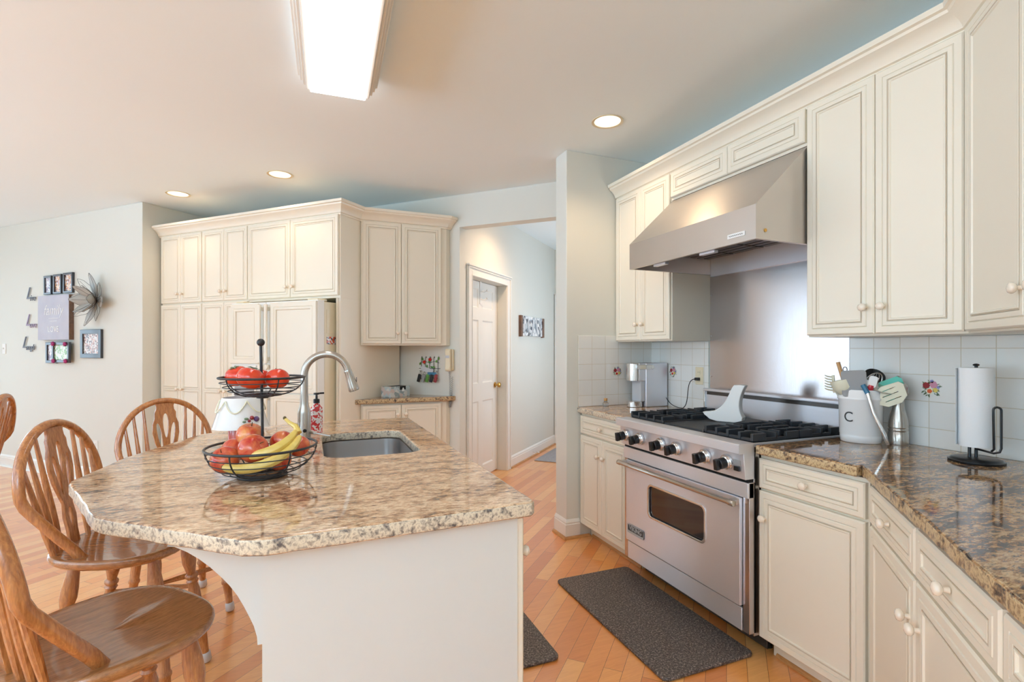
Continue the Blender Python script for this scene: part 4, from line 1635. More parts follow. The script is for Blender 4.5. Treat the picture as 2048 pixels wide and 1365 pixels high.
bowl('lower_bowl', 0.068, 0.012, 0.165, 0.098, 5, 0.0030, 0.0017, 6)
bowl('upper_bowl', 0.035, 0.262, 0.127, 0.322, 5, 0.0027, 0.0016, 5)
m = MB().tube(ring_pts(0.072, 0.004), 0.004, 8, True)
m.build('foot_ring', M['wire'], fb)
m = MB().tube([(0, 0, 0.008), (-0.001, 0, 0.2), (-0.006, 0, 0.425)], 0.0045, 10)
m.lathe([(0.018, 0), (0.018, 0.008), (0.006, 0.010)], 16, (0, 0, 0.254))
m.build('pole', M['wire'], fb)
MB().ball((-0.006, 0, 0.436), 0.0125, 16, 10).build('ball_finial', M['wire'], fb)


def vpos(x, y, z):
    q_ = Matrix.Rotation(VR, 3, 'Z') @ Vector((x, y, z))
    return (BX + q_.x, BY + q_.y, 0.920 + q_.z)


def fruit(kind, label, p, r, mat, rot=(0, 0, 0), group=None):
    t_ = thing(kind, label, kind, vpos(*p), 0, group)
    t_.rotation_euler = rot
    if kind == 'tomato':
        MB().ball((0, 0, 0), r, 24, 16, 0.86, 0.12).build('body', M[mat], t_, angle=80)
        m = MB()
        for k in range(5):
            a = 2 * math.pi * k / 5
            m.tube([(0, 0, r * 0.80), (r * 0.22 * math.cos(a), r * 0.22 * math.sin(a), r * 0.84), (r * 0.42 * math.cos(a), r * 0.42 * math.sin(a), r * 0.80)], [0.002, 0.0022, 0.0006], 5)
        m.build('calyx', M['green2'], t_)
    else:
        MB().ball((0, 0, 0), r, 24, 16, 0.92, 0.20).build('body', M[mat], t_, angle=80)
        MB().tube([(0, 0, r * 0.68), (0.001, 0, r * 0.85), (0.003, 0, r * 1.02)], 0.0014, 6).build('stem', M['stem'], t_)
    return t_


tg = 'tomatoes in the upper basket'
fruit('tomato', 'leftmost red tomato resting high in the upper wire basket', (-0.085, 0.005, 0.326), 0.038, 'tomato', (0.3, -0.3, 0), tg)
fruit('tomato', 'large red tomato in the front centre of the upper basket', (-0.014, -0.052, 0.322), 0.041, 'tomato', (0.2, 0.2, 1), tg)
fruit('tomato', 'red tomato right of the pole side in the upper basket', (0.046, 0.004, 0.317), 0.038, 'tomato', (0.1, 0.4, 2), tg)
fruit('tomato', 'red tomato half hidden at the back of the upper basket', (-0.035, 0.058, 0.313), 0.036, 'tomato', (0.1, 0.4, 2), tg)
ag = 'apples in the lower basket'
fruit('apple', 'red apple low at the front left of the lower basket', (-0.088, -0.062, 0.066), 0.043, 'apple', (0.4, -0.5, 0.4), ag)
fruit('apple', 'red apple at the far left of the lower basket', (-0.108, 0.030, 0.078), 0.041, 'apple', (-0.3, 0.5, 0.4), ag)
fruit('apple', 'largest red apple at the front centre, its hollow facing right', (-0.002, -0.055, 0.100), 0.046, 'apple', (0.75, 0.75, 0.2), ag)
fruit('apple', 'pale orange red apple on top of the pile left of the pole', (-0.052, 0.022, 0.130), 0.043, 'apple2', (0.2, -0.2, 1.4), ag)
fruit('apple', 'red apple with a sticker just right of the pole', (0.040, 0.050, 0.102), 0.038, 'apple', (0.2, 0.9, 2.0), ag)
fruit('apple', 'red apple at the right back of the lower basket', (0.100, 0.045, 0.088), 0.036, 'apple', (-0.4, 0.2, 3.0), ag)
fruit('apple', 'red apple partly under the bananas', (0.062, -0.010, 0.054), 0.035, 'apple', (-0.4, 0.2, 3.0), ag)

bn = thing('banana_bunch', 'bunch of two yellow bananas lying at the right of the lower basket', 'bananas', (BX, BY, 0.920), VR)
B1 = bez((-0.072, -0.100, 0.052), (0.02, -0.135, 0.035), (0.125, -0.085, 0.065), (0.128, -0.010, 0.135), 16)
B2 = bez((-0.020, -0.072, 0.080), (0.05, -0.110, 0.085), (0.110, -0.070, 0.105), (0.112, 0.000, 0.150), 16)
def brad(i, R0):
    u = i / 16
    return R0 * (0.30 + 0.70 * math.sin(math.pi * min(1, max(0, 0.10 + u * 0.86))) ** 0.55) if u < 0.98 else R0 * 0.40
for B, R0 in ((B1, 0.0185), (B2, 0.0175)):
    o = MB().tube(B, [brad(i, R0) for i in range(17)], 7).build('banana', M['banana'], bn, angle=20)
    sb = o.modifiers.new('sub', 'SUBSURF')
    sb.levels = 1
    sb.render_levels = 1
    MB().ball(B[0], 0.005, 8, 6).build('tip', M['bananat'], o)
m = MB().tube([(0.118, -0.004, 0.140), (0.105, 0.008, 0.160), (0.082, 0.012, 0.172), (0.068, 0.012, 0.185)], [0.012, 0.009, 0.006, 0.005], 8)
m.build('stem', M['banana'], bn)
MB().ball((0.067, 0.012, 0.187), 0.006, 8, 6).build('stem_end', M['bananat'], bn)

# ================================================================== COUNTER OBJECTS AT THE RANGE WALL
cm = thing('coffee_maker', 'silver single cup coffee maker on the short countertop', 'coffee maker', (2.10, 3.075, 0.925), RZ)
bx('housing', M['steel'], cm, 0.0, 0.125, 0.112, 0.300, 0.0, 0.312, bevel=0.006)
bx('inner_column', M['lgrey'], cm, 0.008, 0.112, 0.075, 0.113, 0.04, 0.19, bevel=0.003)
m = MB().lathe([(0.050, 0), (0.056, 0.003), (0.056, 0.040), (0.050, 0.043), (0.001, 0.043)], 32, (0.062, 0.058, 0.0))
m.build('drip_tray', M['chrome'], cm, angle=40)
m = MB().lathe([(0.046, 0), (0.056, 0.004), (0.056, 0.122), (0.050, 0.126), (0.001, 0.126)], 32, (0.062, 0.058, 0.184))
m.build('brew_head', M['chrome'], cm, angle=40)
m = MB()
m.box(0.004, 0.12, 0.058, 0.20, 0.186, 0.312)
m.build('head_neck', M['steel'], cm, bevel=0.003)
m = MB().box(0.1255, 0.130, 0.03, 0.165, 0.268, 0.300)
m.lathe([(0.016, 0), (0.016, 0.005)], 20, (0.1255, 0.165, 0.284), (1, 0, 0))
m.build('handle', M['chrome'], cm, bevel=0.002)


def outlet(name, label, loc, rotz, mat='white', kind='outlet', holes=True, grp=None):
    t_ = thing(name, label, kind, loc, rotz, grp)
    bx('cover_plate', M[mat], t_, -0.036, 0.036, -0.006, 0.0, -0.058, 0.058, bevel=0.003)
    if holes:
        for zc in (0.022, -0.022):
            s_ = MB().lathe([(0.016, 0), (0.016, 0.002)], 20, (0, -0.006, zc), (0, -1, 0)).build('socket', M[mat], t_)
            MB().box(-0.008, -0.006, -0.0085, -0.0078, zc - 0.002, zc + 0.006).box(0.006, 0.008, -0.0085, -0.0078, zc - 0.002, zc + 0.006).build('slots', M['darkhole'], s_, smooth=False)
    else:
        bx('toggle', M[mat], t_, -0.005, 0.005, -0.018, -0.006, -0.004, 0.012, bevel=0.001)
    return t_


outlet('wall_outlet', 'almond wall outlet on the tiles beside the steel backsplash', (2.410, 2.642, 1.158), RZ, 'almond')
cdp = bez((2.380, 2.648, 1.137), (2.33, 2.70, 1.14), (2.37, 2.68, 0.98), (2.36, 2.74, 0.938), 12) + bez((2.36, 2.75, 0.934), (2.355, 2.83, 0.932), (2.36, 2.88, 0.95), (2.385, 2.948, 0.985), 10)
o = thing('power_cord', 'thin black power cord from the coffee maker to the almond outlet', 'cord', (0, 0, 0))
MB().tube(cdp, 0.0028, 8).build('cable', M['wire'], o)
MB().box(-0.014, 0.014, -0.026, 0.0, -0.010, 0.010).build('plug', M['black'], o, bevel=0.003, loc=(2.402, 2.642, 1.137), rotz=RZ)

jr = thing('cork_jar', 'tiny clear glass jar with a cork stopper on the short countertop', 'jar', (1.965, 3.085, 0.925))
MB().lathe([(0.018, 0), (0.022, 0.003), (0.022, 0.026), (0.013, 0.034), (0.012, 0.040), (0.014, 0.042)], 20).build('glass_body', M['jar'], jr)
MB().lathe([(0.011, 0), (0.013, 0.022), (0.001, 0.022)], 16, (0, 0, 0.038)).build('stopper', M['cork'], jr)

# utensil crock
CRX, CRY, CRZ = 2.262, 1.492, D2R(-56.5)
ck = thing('utensil_crock', 'white oval ceramic utensil crock marked with the letter C', 'crock', (CRX, CRY, 0.925), CRZ)
pf = [(0.070, 0.0), (0.076, 0.004), (0.079, 0.03), (0.078, 0.034), (0.080, 0.038), (0.083, 0.185), (0.087, 0.19), (0.087, 0.197), (0.084, 0.200), (0.085, 0.228), (0.082, 0.232), (0.078, 0.228), (0.075, 0.02), (0.001, 0.02)]
MB().lathe(pf, 48, sy=0.78).build('pot', M['ceramic'], ck, angle=50)
te = text_mesh('C', 0.062, 0.0006)
mesh_obj('letter_mark', te, 'ink', ck, Matrix.Rotation(D2R(-38), 4, 'Z') @ TX(0.0, -0.0712, 0.112))


def utensil(name, label, grp='utensils standing in the crock'):
    return thing(name, label, 'utensil', (CRX, CRY, 0.945), CRZ, grp)


def stick(parent, a, b, r, mat, name='handle', flat=1.0):
    return MB().tube([a, tuple((Vector(a) + Vector(b)) / 2), b], r, 8, flat=flat).build(name, M[mat], parent)


def flat_head(parent, outline, mtx, mat, holes=(), th=0.003, name='blade'):
    me = plate([outline] + list(holes), th, 0.0008)
    return mesh_obj(name, me, mat, parent, mtx, smooth=True)


def FR(x, y, z, roll=0.0, pitch=0.0, yaw=0.0):
    return Matrix.Translation((x, y, z)) @ Matrix.Rotation(yaw, 4, 'Z') @ Matrix.Rotation(D2R(90) + pitch, 4, 'X') @ Matrix.Rotation(roll, 4, 'Z')


u = utensil('spatula', 'grey plastic spatula with a square blade, front of the crock')
stick(u, (0.0, 0.02, 0.0), (-0.005, -0.045, 0.205), 0.006, 'lgrey')
flat_head(u, rrect(-0.046, 0.046, 0.0, 0.115, 0.012), FR(-0.020, -0.052, 0.183, 0.06, 0.1), 'grey')
u = utensil('ladle', 'cream soup ladle leaning left in the crock')
stick(u, (0.02, 0.02, 0.0), (-0.060, -0.010, 0.200), 0.006, 'cream')
MB().lathe([(0.001, -0.050), (0.030, -0.040), (0.046, -0.014), (0.048, 0.022), (0.045, 0.022), (0.042, -0.012), (0.001, -0.044)], 24, (-0.062, -0.018, 0.232), (-0.30, 0, 1)).build('bowl', M['cream'], u, angle=60)
u = utensil('wooden_spoon', 'tan wooden spoon handle rising above the ladle at the left')
stick(u, (0.0, 0.0, 0.0), (-0.085, 0.03, 0.33), [0.006, 0.007, 0.0085], 'tan2' if 'tan2' in M else 'tan')
u = utensil('pasta_fork', 'pale toothed pasta fork at the far left of the crock')
stick(u, (0.02, 0.03, 0.0), (-0.095, 0.03, 0.20), 0.005, 'cream')
m = MB()
for k in range(6):
    m.tube([(-0.10, 0.03, 0.20 + k * 0.012), (-0.125, 0.022, 0.204 + k * 0.012), (-0.135, 0.010, 0.21 + k * 0.012)], [0.004, 0.003, 0.002], 6)
m.tube([(-0.098, 0.03, 0.19), (-0.104, 0.03, 0.27)], 0.006, 6)
m.build('teeth', M['cream'], u)
u = utensil('whisk', 'steel balloon whisk in the middle of the crock')
stick(u, (0.0, 0.03, 0.0), (0.030, 0.03, 0.20), 0.006, 'chrome')
m = MB()
for k in range(6):
    a = math.pi * k / 6
    pts = []
    for i in range(17):
        v = i / 16 * math.pi
        rr_ = 0.032 * math.sin(v)
        pts.append((0.030 + 0.07 * (math.sin(v / 2)) * 0 + 0.03 * (0.5 - 0.5 * math.cos(v if v < math.pi else math.pi)) + rr_ * math.cos(a) * (1 if i < 99 else 1), 0.03 + rr_ * math.sin(a), 0.20 + 0.085 * (0.5 - 0.5 * math.cos(v))))
    m.tube(pts, 0.0011, 5)
    pts2 = [(2 * 0.030 + 0.06 * (0.5 - 0.5 * math.cos(i / 16 * math.pi)) - p_[0], 2 * 0.03 - p_[1], p_[2]) for i, p_ in enumerate(pts)]
    m.tube(pts2, 0.0011, 5)
m.build('wires', M['chrome'], u)
u = utensil('serving_spoon', 'black serving spoon behind the whisk in the crock')
stick(u, (0.0, 0.03, 0.0), (0.045, 0.05, 0.24), 0.005, 'black')
MB().lathe([(0.001, -0.012), (0.02, -0.008), (0.034, 0.0), (0.032, 0.002), (0.001, -0.008)], 20, (0.052, 0.052, 0.27), (0.35, -0.9, 0.4), sx=1.25).build('bowl', M['black'], u, angle=60)
u = utensil('slotted_turner', 'cream slotted turner leaning right with three slits')
stick(u, (-0.02, 0.0, 0.0), (0.045, -0.025, 0.18), 0.006, 'white')
ol = [(-0.010, 0.0), (0.012, 0.0), (0.048, 0.045), (0.050, 0.095), (0.030, 0.125), (-0.018, 0.135), (-0.034, 0.125), (-0.040, 0.06)]
sl = [[(a, 0.045), (a + 0.003, 0.045), (a + 0.003, 0.105), (a, 0.105)] for a in (-0.020, 0.002, 0.024)]
flat_head(u, ol, FR(0.036, -0.034, 0.165, D2R(-62), 0.05), 'cream', sl)
u = utensil('turner', 'mint green turner behind the cream slotted one')
stick(u, (-0.01, 0.02, 0.0), (0.045, 0.01, 0.18), 0.006, 'teal')
flat_head(u, ol, FR(0.036, 0.004, 0.182, D2R(-60), 0.05), 'teal')
u = utensil('silicone_spatula', 'spatula with a white blade and red shaft in the crock')
stick(u, (0.0, -0.01, 0.0), (0.022, -0.040, 0.20), 0.009, 'redp')
stick(u, (0.016, -0.034, 0.160), (0.038, -0.046, 0.235), [0.012, 0.016, 0.012], 'redp', 'collar')
flat_head(u, rrect(-0.016, 0.016, 0.0, 0.05, 0.010), FR(0.036, -0.046, 0.225, -0.25), 'white', th=0.006)
u = utensil('tongs', 'steel kitchen tongs hooked over the front rim of the crock')
m = MB()
for off in (-0.006, 0.006):
    m.tube([(0.024, -0.071 + off * 0.3, 0.205), (0.044, -0.078 + off, 0.12), (0.082, -0.080 + off, 0.030), (0.094, -0.076, -0.012)], [0.007, 0.006, 0.008, 0.006], 8, flat=0.35)
m.build('arms', M['chrome'], u)
stick(u, (0.008, -0.062, 0.235), (0.025, -0.071, 0.200), 0.010, 'blue', 'grip')
u = utensil('wire_hook', 'thin dark wire loop handle at the back left of the crock')
m = MB()
m.tube([(-0.01, 0.04, 0.0), (-0.058, 0.035, 0.285)], 0.0025, 6)
m.tube([(-0.058 + 0.008 * math.cos(a * 0.63), 0.035, 0.297 + 0.012 * math.sin(a * 0.63)) for a in range(10)], 0.0018, 6, True)
m.build('loop', M['darksteel'], u)
u = utensil('scoop', 'shiny steel scoop lying across the right rim of the crock')
stick(u, (-0.01, 0.0, 0.03), (0.055, -0.02, 0.215), 0.004, 'chrome')
MB().lathe([(0.001, -0.014), (0.02, -0.012), (0.036, 0.0), (0.034, 0.001), (0.001, -0.011)], 20, (0.075, -0.025, 0.222), (0.3, -0.5, 0.8), sx=1.3).build('bowl', M['chrome'], u, angle=60)

# pepper mill
pm = thing('pepper_mill', 'tall stainless pepper mill behind the utensil crock', 'pepper mill', (2.352, 1.392, 0.925))
pf = [(0.036, 0), (0.037, 0.004), (0.037, 0.052), (0.0345, 0.055), (0.0345, 0.058), (0.037, 0.061), (0.037, 0.066), (0.0345, 0.069), (0.0345, 0.072), (0.037, 0.075), (0.036, 0.095), (0.034, 0.112), (0.028, 0.135), (0.0235, 0.155), (0.022, 0.175), (0.023, 0.20), (0.026, 0.21)]
MB().lathe(pf, 36).build('body', M['nickel'], pm, angle=40)
MB().lathe([(0.026, 0), (0.035, 0.006), (0.037, 0.02), (0.036, 0.036), (0.028, 0.050), (0.012, 0.058), (0.006, 0.062)], 36, (0, 0, 0.211)).build('cap', M['nickel'], pm, angle=40)
MB().ball((0, 0, 0.284), 0.0115, 16, 10).build('top_knob', M['chrome'], pm)
MB().box(-0.004, 0.004, -0.040, -0.034, 0.228, 0.27).build('purple_tag', M['purple'], pm, bevel=0.001, rotz=D2R(-60))

# paper towel holder
PZ = D2R(-64.6)
pt = thing('paper_towel_holder', 'black paper towel stand with a loop arm on the right countertop', 'paper towel holder', (2.245, 1.068, 0.925), PZ)
MB().lathe([(0.078, 0), (0.080, 0.003), (0.080, 0.008), (0.073, 0.010), (0.071, 0.014), (0.060, 0.017), (0.001, 0.018)], 48).build('base', M['blackgl'] if 'blackgl' in M else M['black'], pt, angle=50)
MB().tube([(0, 0, 0.016), (0, 0, 0.352)], 0.005, 12).ball((0, 0, 0.352), 0.010, 12, 8, 0.5).tube([(-0.018, -0.01, 0.016), (-0.018, -0.01, 0.056)], 0.005, 10).build('post', M['black'], pt)
m = MB()
lp = [(0.0, -0.012, 0.050), (0.045, -0.058, 0.046), (0.060, -0.058, 0.052), (0.064, -0.058, 0.065), (0.064, -0.058, 0.195)]
lp += [(0.054 + 0.010 * math.cos(a), -0.058, 0.197 + 0.010 * math.sin(a)) for a in [math.pi * k / 6 for k in range(7)]]
lp += [(0.044, -0.058, 0.19), (0.046, -0.058, 0.06), (0.040, -0.050, 0.052)]
m.tube(lp, 0.0038, 8)
m.build('loop_arm', M['black'], pt)
tw = thing('paper_towel_roll', 'white paper towel roll on the black stand', 'paper towel', (2.245, 1.068, 0.925), PZ)
m = MB().lathe([(0.012, 0.058), (0.0495, 0.058), (0.050, 0.060), (0.050, 0.340), (0.0495, 0.342), (0.012, 0.342)], 48)
m.build('roll', M['paper'], tw, angle=60)
m = MB()
m.loft([[(-0.050, 0.0, z), (-0.0535, -0.010, z), (-0.056, -0.03, z), (-0.0555, -0.03, z), (-0.052, -0.008, z), (-0.049, 0.0, z)] for z in (0.061, 0.20, 0.339)])
m.build('loose_sheet', M['paper'], tw)

# ================================================================== BAR STOOLS
SH = 0.605


def leg_prof(L):
    return [(0.014, 0.0), (0.019, 0.06 * L), (0.025, 0.16 * L), (0.026, 0.22 * L), (0.018, 0.29 * L), (0.0165, 0.305 * L), (0.024, 0.32 * L), (0.024, 0.335 * L), (0.018, 0.35 * L), (0.023, 0.365 * L), (0.017, 0.385 * L), (0.0215, 0.43 * L), (0.0225, 0.60 * L), (0.021, 0.72 * L), (0.025, 0.735 * L), (0.025, 0.75 * L), (0.020, 0.765 * L), (0.017, 0.86 * L), (0.0145, 0.95 * L), (0.016, L)]


def bow_y(phi):
    return 0.211 * math.sin(phi), 0.215 + 0.235 * math.cos(phi)


def recl(h):
    return -0.203 - h * 0.165


def make_stool(label):
    t_ = thing('counter_stool', label, 'stool', (0, 0, 0), 0, 'oak bow back counter stools')
    # seat
    m = MB()
    nA = 48
    def outline(k):
        pts = []
        for i in range(nA):
            a = 2 * math.pi * i / nA
            c_, s_ = math.cos(a), math.sin(a)
            e = 2.0 / 2.7
            x = (0.212 if c_ > 0 else 0.238) * (abs(c_) ** e) * (1 if c_ > 0 else -1)
            y = 0.236 * (abs(s_) ** e) * (1 if s_ > 0 else -1)
            y *= 1.0 - 0.10 * max(0, -x / 0.21)
            pts.append((x * k, y * k))
        return pts
    loops = []
    for k, z in ((0.80, -0.040), (0.93, -0.036), (0.985, -0.024), (1.0, -0.012), (0.99, -0.003), (0.965, 0.0)):
        loops.append([(x, y, SH + z) for x, y in outline(k)])
    for k in (0.90, 0.78, 0.62, 0.45, 0.25, 0.02):
        lp = []
        for x, y in outline(k):
            dip = 0.013 * (1 - k ** 2) * (1 if x < 0.08 else max(0.2, 1 - (x - 0.08) * 6))
            dip += -0.004 * math.exp(-(y / 0.03) ** 2) * (1 if x > 0.05 else 0)
            lp.append((x, y, SH - dip))
        loops.append(lp)
    m.loft(loops, True, True)
    m.build('seat', M['seat'], t_, angle=70)
    # legs with rubber caps
    tops = [(0.125, 0.125), (0.125, -0.125), (-0.125, 0.125), (-0.125, -0.125)]
    foot = [(0.195, 0.165), (0.195, -0.165), (-0.205, 0.165), (-0.205, -0.165)]
    for (ax_, ay_), (fx_, fy_) in zip(tops, foot):
        A = Vector((ax_, ay_, SH - 0.036))
        B = Vector((fx_, fy_, 0.004))
        L = (B - A).length
        m = MB().lathe(leg_prof(L), 18, tuple(A), tuple(B - A))
        lg = m.build('leg', M['oakv'], t_, angle=45)
        C_ = A + (B - A) * (1 - 0.042 / L)
        MB().lathe([(0.0165, 0), (0.020, 0.003), (0.021, 0.036), (0.017, 0.041), (0.001, 0.042)], 18, tuple(C_), tuple(B - A)).build('foot_cap', M['cap'], lg, angle=50)
    def at(i, z):
        A = Vector((tops[i][0], tops[i][1], SH - 0.036))
        B = Vector((foot[i][0], foot[i][1], 0.0))
        u = (A.z - z) / (A.z - B.z)
        return A + (B - A) * u
    for i, j, z in ((0, 1, 0.235), (2, 3, 0.300), (0, 2, 0.340), (1, 3, 0.340)):
        a, b = at(i, z), at(j, z)
        MB().tube([tuple(a + (b - a) * k / 8) for k in range(9)], [0.008, 0.009, 0.011, 0.013, 0.0135, 0.013, 0.011, 0.009, 0.008], 10).build('stretcher', M['oak'], t_)
    # bow
    bowx = lambda h: recl(h) if h >= 0.2 else -0.085 - 0.755 * h
    pts = [(-0.075, -0.158, SH - 0.02), (-0.108, -0.172, SH + 0.03), (-0.146, -0.187, SH + 0.08)]
    for i in range(31):
        phi = D2R(-104 + 208 * i / 30)
        y, h = bow_y(phi)
        pts.append((bowx(h), y, SH + h))
    pts += [(-0.146, 0.187, SH + 0.08), (-0.108, 0.172, SH + 0.03), (-0.075, 0.158, SH - 0.02)]
    MB().tube(pts, 0.0175, 12, flat=0.82).build('bow_frame', M['oakv'], t_, angle=60)
    # spindles
    for sgn in (-1, 1):
        for yb, yt in ((0.076, 0.098), (0.112, 0.142), (0.146, 0.180)):
            h = 0.215 + 0.235 * math.sqrt(1 - (yt / 0.211) ** 2) - 0.006
            a = Vector((-0.206 + 1.3 * yb * yb, sgn * yb, SH - 0.008))
            b = Vector((recl(h), sgn * yt, SH + h))
            MB().tube([tuple(a + (b - a) * k / 8) for k in range(9)], [0.0085, 0.010, 0.0115, 0.0115, 0.0105, 0.009, 0.008, 0.007, 0.0065], 10).build('spindle', M['oakv'], t_)
    # pierced splat
    half = [(0.026, 0.0), (0.024, 0.05), (0.030, 0.10), (0.022, 0.15), (0.034, 0.18), (0.052, 0.23), (0.061, 0.28), (0.060, 0.33), (0.050, 0.36), (0.050, 0.39), (0.042, 0.405), (0.040, 0.425), (0.046, 0.440)]
    ol = half + [(-a, b) for a, b in reversed(half)]
    def drop(cx, h0, h1, w0, tilt=0.0):
        out = []
        for i in range(20):
            a = 2 * math.pi * i / 20
            u = (1 - math.cos(a)) / 2
            ww = w0 * math.sin(a) * (0.45 + 0.55 * u)
            out.append((cx + ww + tilt * u, h0 + (h1 - h0) * u))
        return out
    hs = [drop(0.0, 0.255, 0.385, 0.0165), drop(-0.018, 0.185, 0.335, 0.0125, -0.020), drop(0.018, 0.185, 0.335, 0.0125, 0.020), drop(0.0, 0.06, 0.135, 0.012)]
    me = plate([ol] + hs, 0.013, 0.0015)
    # (u, h, t) -> reclined plane
    T = Matrix(((0, -0.165, 1, -0.209), (1, 0, 0, 0), (0, 1, 0, SH - 0.004), (0, 0, 0, 1)))
    mesh_obj('splat', me, 'oakv', t_, T, smooth=True)
    return t_


M['cap'] = paint('clear_rubber_cap', (198, 190, 184), 0.25, 0.05, coat=0.4)
st0 = make_stool('oak bow back stool nearest the camera, its back cut off by the left edge')
st0.location = (-0.480, 1.630, 0)
st0.rotation_euler = (0, 0, D2R(38))
for loc, rz, lab in (((-0.625, 2.365, 0), D2R(-12), 'oak bow back stool in the middle, tucked under the left tip of the island countertop'),
                     ((-0.600, 3.02, 0), math.atan2(-0.89, 0.45), 'oak bow back stool beyond the island, only its bow showing above the countertop'),
                     ((-1.965, 3.93, 0), math.atan2(-0.1, -1.0), 'oak bow back chair at the left edge of the photo, far behind the stools')):
    c_ = copy_tree(st0)
    c_['label'] = lab
    c_.location = loc
    c_.rotation_euler = (0, 0, rz)

# ================================================================== WALL DECORATION ON THE LEFT WALL
def on_wall(w_, z_, out=0.0):
    x_, y_ = W(w_, 3.055 - out)
    return (x_, y_, z_)


def picture(label, w0, w1, z0, z1, pic, out=0.0, bw=0.022, th=0.024, mat='frame', grp=None, name='picture_frame', cat='picture frame'):
    t_ = thing(name, label, cat, on_wall((w0 + w1) / 2, (z0 + z1) / 2, out), BZ, grp)
    hw, hh = (w0 - w1) / 2, (z1 - z0) / 2
    me = plate([rrect(-hw, hw, -hh, hh, 0.002, 2), rrect(-hw + bw, hw - bw, -hh + bw, hh - bw, 0.001, 2)], th, 0.004)
    mesh_obj('frame', me, mat, t_, Matrix.Rotation(D2R(90), 4, 'X'), smooth=True)
    MB().box(-hw + bw, hw - bw, -th * 0.5, -th * 0.3, -hh + bw, hh - bw).build('photo_print', M[pic], t_, smooth=False)
    return t_


g3 = 'row of three small black frames'
picture('left one of the three small black photo frames in a row', 6.757, 6.615, 1.921, 2.122, 'ph2', grp=g3)
picture('middle one of the three small black photo frames in a row', 6.578, 6.430, 1.921, 2.128, 'ph1', grp=g3)
picture('right one of the three small black photo frames in a row', 6.395, 6.225, 1.922, 2.134, 'ph1', grp=g3)
picture('large black frame with a photo collage, lowest right on the left wall', 6.088, 5.735, 1.245, 1.535, 'ph4', bw=0.045)
picture('black photo frame half hidden behind the frame with magenta flowers', 6.719, 6.520, 1.187, 1.410, 'ph2', bw=0.03)
pfm = picture('black photo frame with magenta flowers at its corners', 6.535, 6.225, 1.195, 1.410, 'ph3', out=0.03, bw=0.03)
for a, b in ((-0.12, 0.09), (0.10, 0.085), (-0.11, -0.09), (0.11, -0.09)):
    m = MB()
    for k in range(5):
        an = 2 * math.pi * k / 5
        m.ball((a + 0.014 * math.cos(an), -0.030, b + 0.014 * math.sin(an)), 0.013, 8, 6, 0.8)
    m.ball((a, -0.036, b), 0.008, 8, 6)
    m.build('magenta_flower', M['magenta'], pfm)
sg = thing('family_sign', 'lavender grey wooden sign reading family LOVE', 'sign', on_wall(6.52, 1.669), BZ)
bx('board', M['sign'], sg, -0.295, 0.280, -0.045, 0.0, -0.235, 0.235, bevel=0.002)
MB().box(0.2802, 0.2825, -0.044, -0.001, -0.234, 0.234).build('side_edge', M['brownf'], sg, smooth=False)
mesh_obj('script_text', text_mesh('family', 0.155, 0.0008, 0.25, -0.0015), 'whiteink', sg, TX(0.0, -0.0462, 0.075))
mesh_obj('text', text_mesh('LOVE', 0.085, 0.0008, 0, 0.001), 'whiteink', sg, TX(0.0, -0.0462, -0.125))
MB().box(-0.09, 0.09, -0.0468, -0.0455, -0.008, -0.004).box(-0.07, 0.07, -0.0468, -0.0455, -0.040, -0.036).build('text_lines', M['whiteink'], sg, smooth=False)
for body, w_, z_, col_, lab in (('Live', 7.01, 1.935, 'wordm', 'small metal word Live on the left wall'), ('Love', 7.02, 1.640, 'wordp', 'small pinkish metal word Love on the left wall'), ('Laugh', 7.09, 1.395, 'wordm', 'small metal word Laugh on the left wall')):
    if 'wordp' not in M:
        M['wordp'] = paint('mauve_metal_word', (150, 120, 146), 0.35, 0.2)
    t_ = thing('wall_word', lab, 'wall word', on_wall(w_, z_, 0.012), BZ, 'metal words on the left wall')
    mesh_obj('capital_letter', text_mesh(body[0], 0.185, 0.003, 0.45, 0.0), col_, t_, TX(-0.070, 0, 0.01))
    mesh_obj('script_letters', text_mesh(body[1:], 0.115, 0.003, 0.35, 0.0, 'LEFT'), col_, t_, TX(-0.035, 0, -0.040, 0.8))

M['wiregrey'] = paint('grey_wire', (120, 118, 114), 0.4, 0.1)
# metal flower sculpture
fl = thing('metal_flower', 'grey wire and gauze flower sculpture on the left wall', 'wall sculpture', on_wall(5.80, 1.825, 0.03), BZ)
random.seed(4)
k_ = 0
for ringn, (L, wdt, tilt, cnt, off) in enumerate(((0.27, 0.055, 0.12, 8, 0.2), (0.21, 0.055, 0.60, 6, 0.5))):
    for i in range(cnt):
        a = 2 * math.pi * (i + off) / cnt
        Rm = Matrix.Rotation(a, 4, 'Y') @ Matrix.Rotation(tilt, 4, 'X')
        pl_, pr_ = [], []
        for j in range(11):
            u = j / 10
            ww = wdt * math.sin(math.pi * min(1, u * 0.97 + 0.02)) ** 0.8
            bendy = -0.05 * u * u
            wob = 0.004 * math.sin(u * 16 + i)
            pl_.append(Rm @ Vector((-ww - wob, bendy, u * L)))
            pr_.append(Rm @ Vector((ww + wob, bendy, u * L)))
        m = MB()
        m.tube([tuple(p_) for p_ in pl_ + pr_[::-1]], 0.0022, 5, True)
        m.tube([tuple(Rm @ Vector((0, -0.05 * (j / 10) ** 2, j / 10 * L))) for j in range(10)], 0.0016, 5)
        ptl = m.build('petal', M['wiregrey'], fl)
        if ringn == 1 or i % 2 == 0:
            m = MB()
            m.loft([[tuple(p_ * 0.99) for p_ in pl_], [tuple((p_ + q_) / 2 + Vector((0, 0.006, 0))) for p_, q_ in zip(pl_, pr_)], [tuple(p_ * 0.99) for p_ in pr_]], False, False, False)
            gz = m.build('gauze', M['mesh'], ptl)
            sd = gz.modifiers.new('solid', 'SOLIDIFY')
            sd.thickness = 0.001
m = MB()
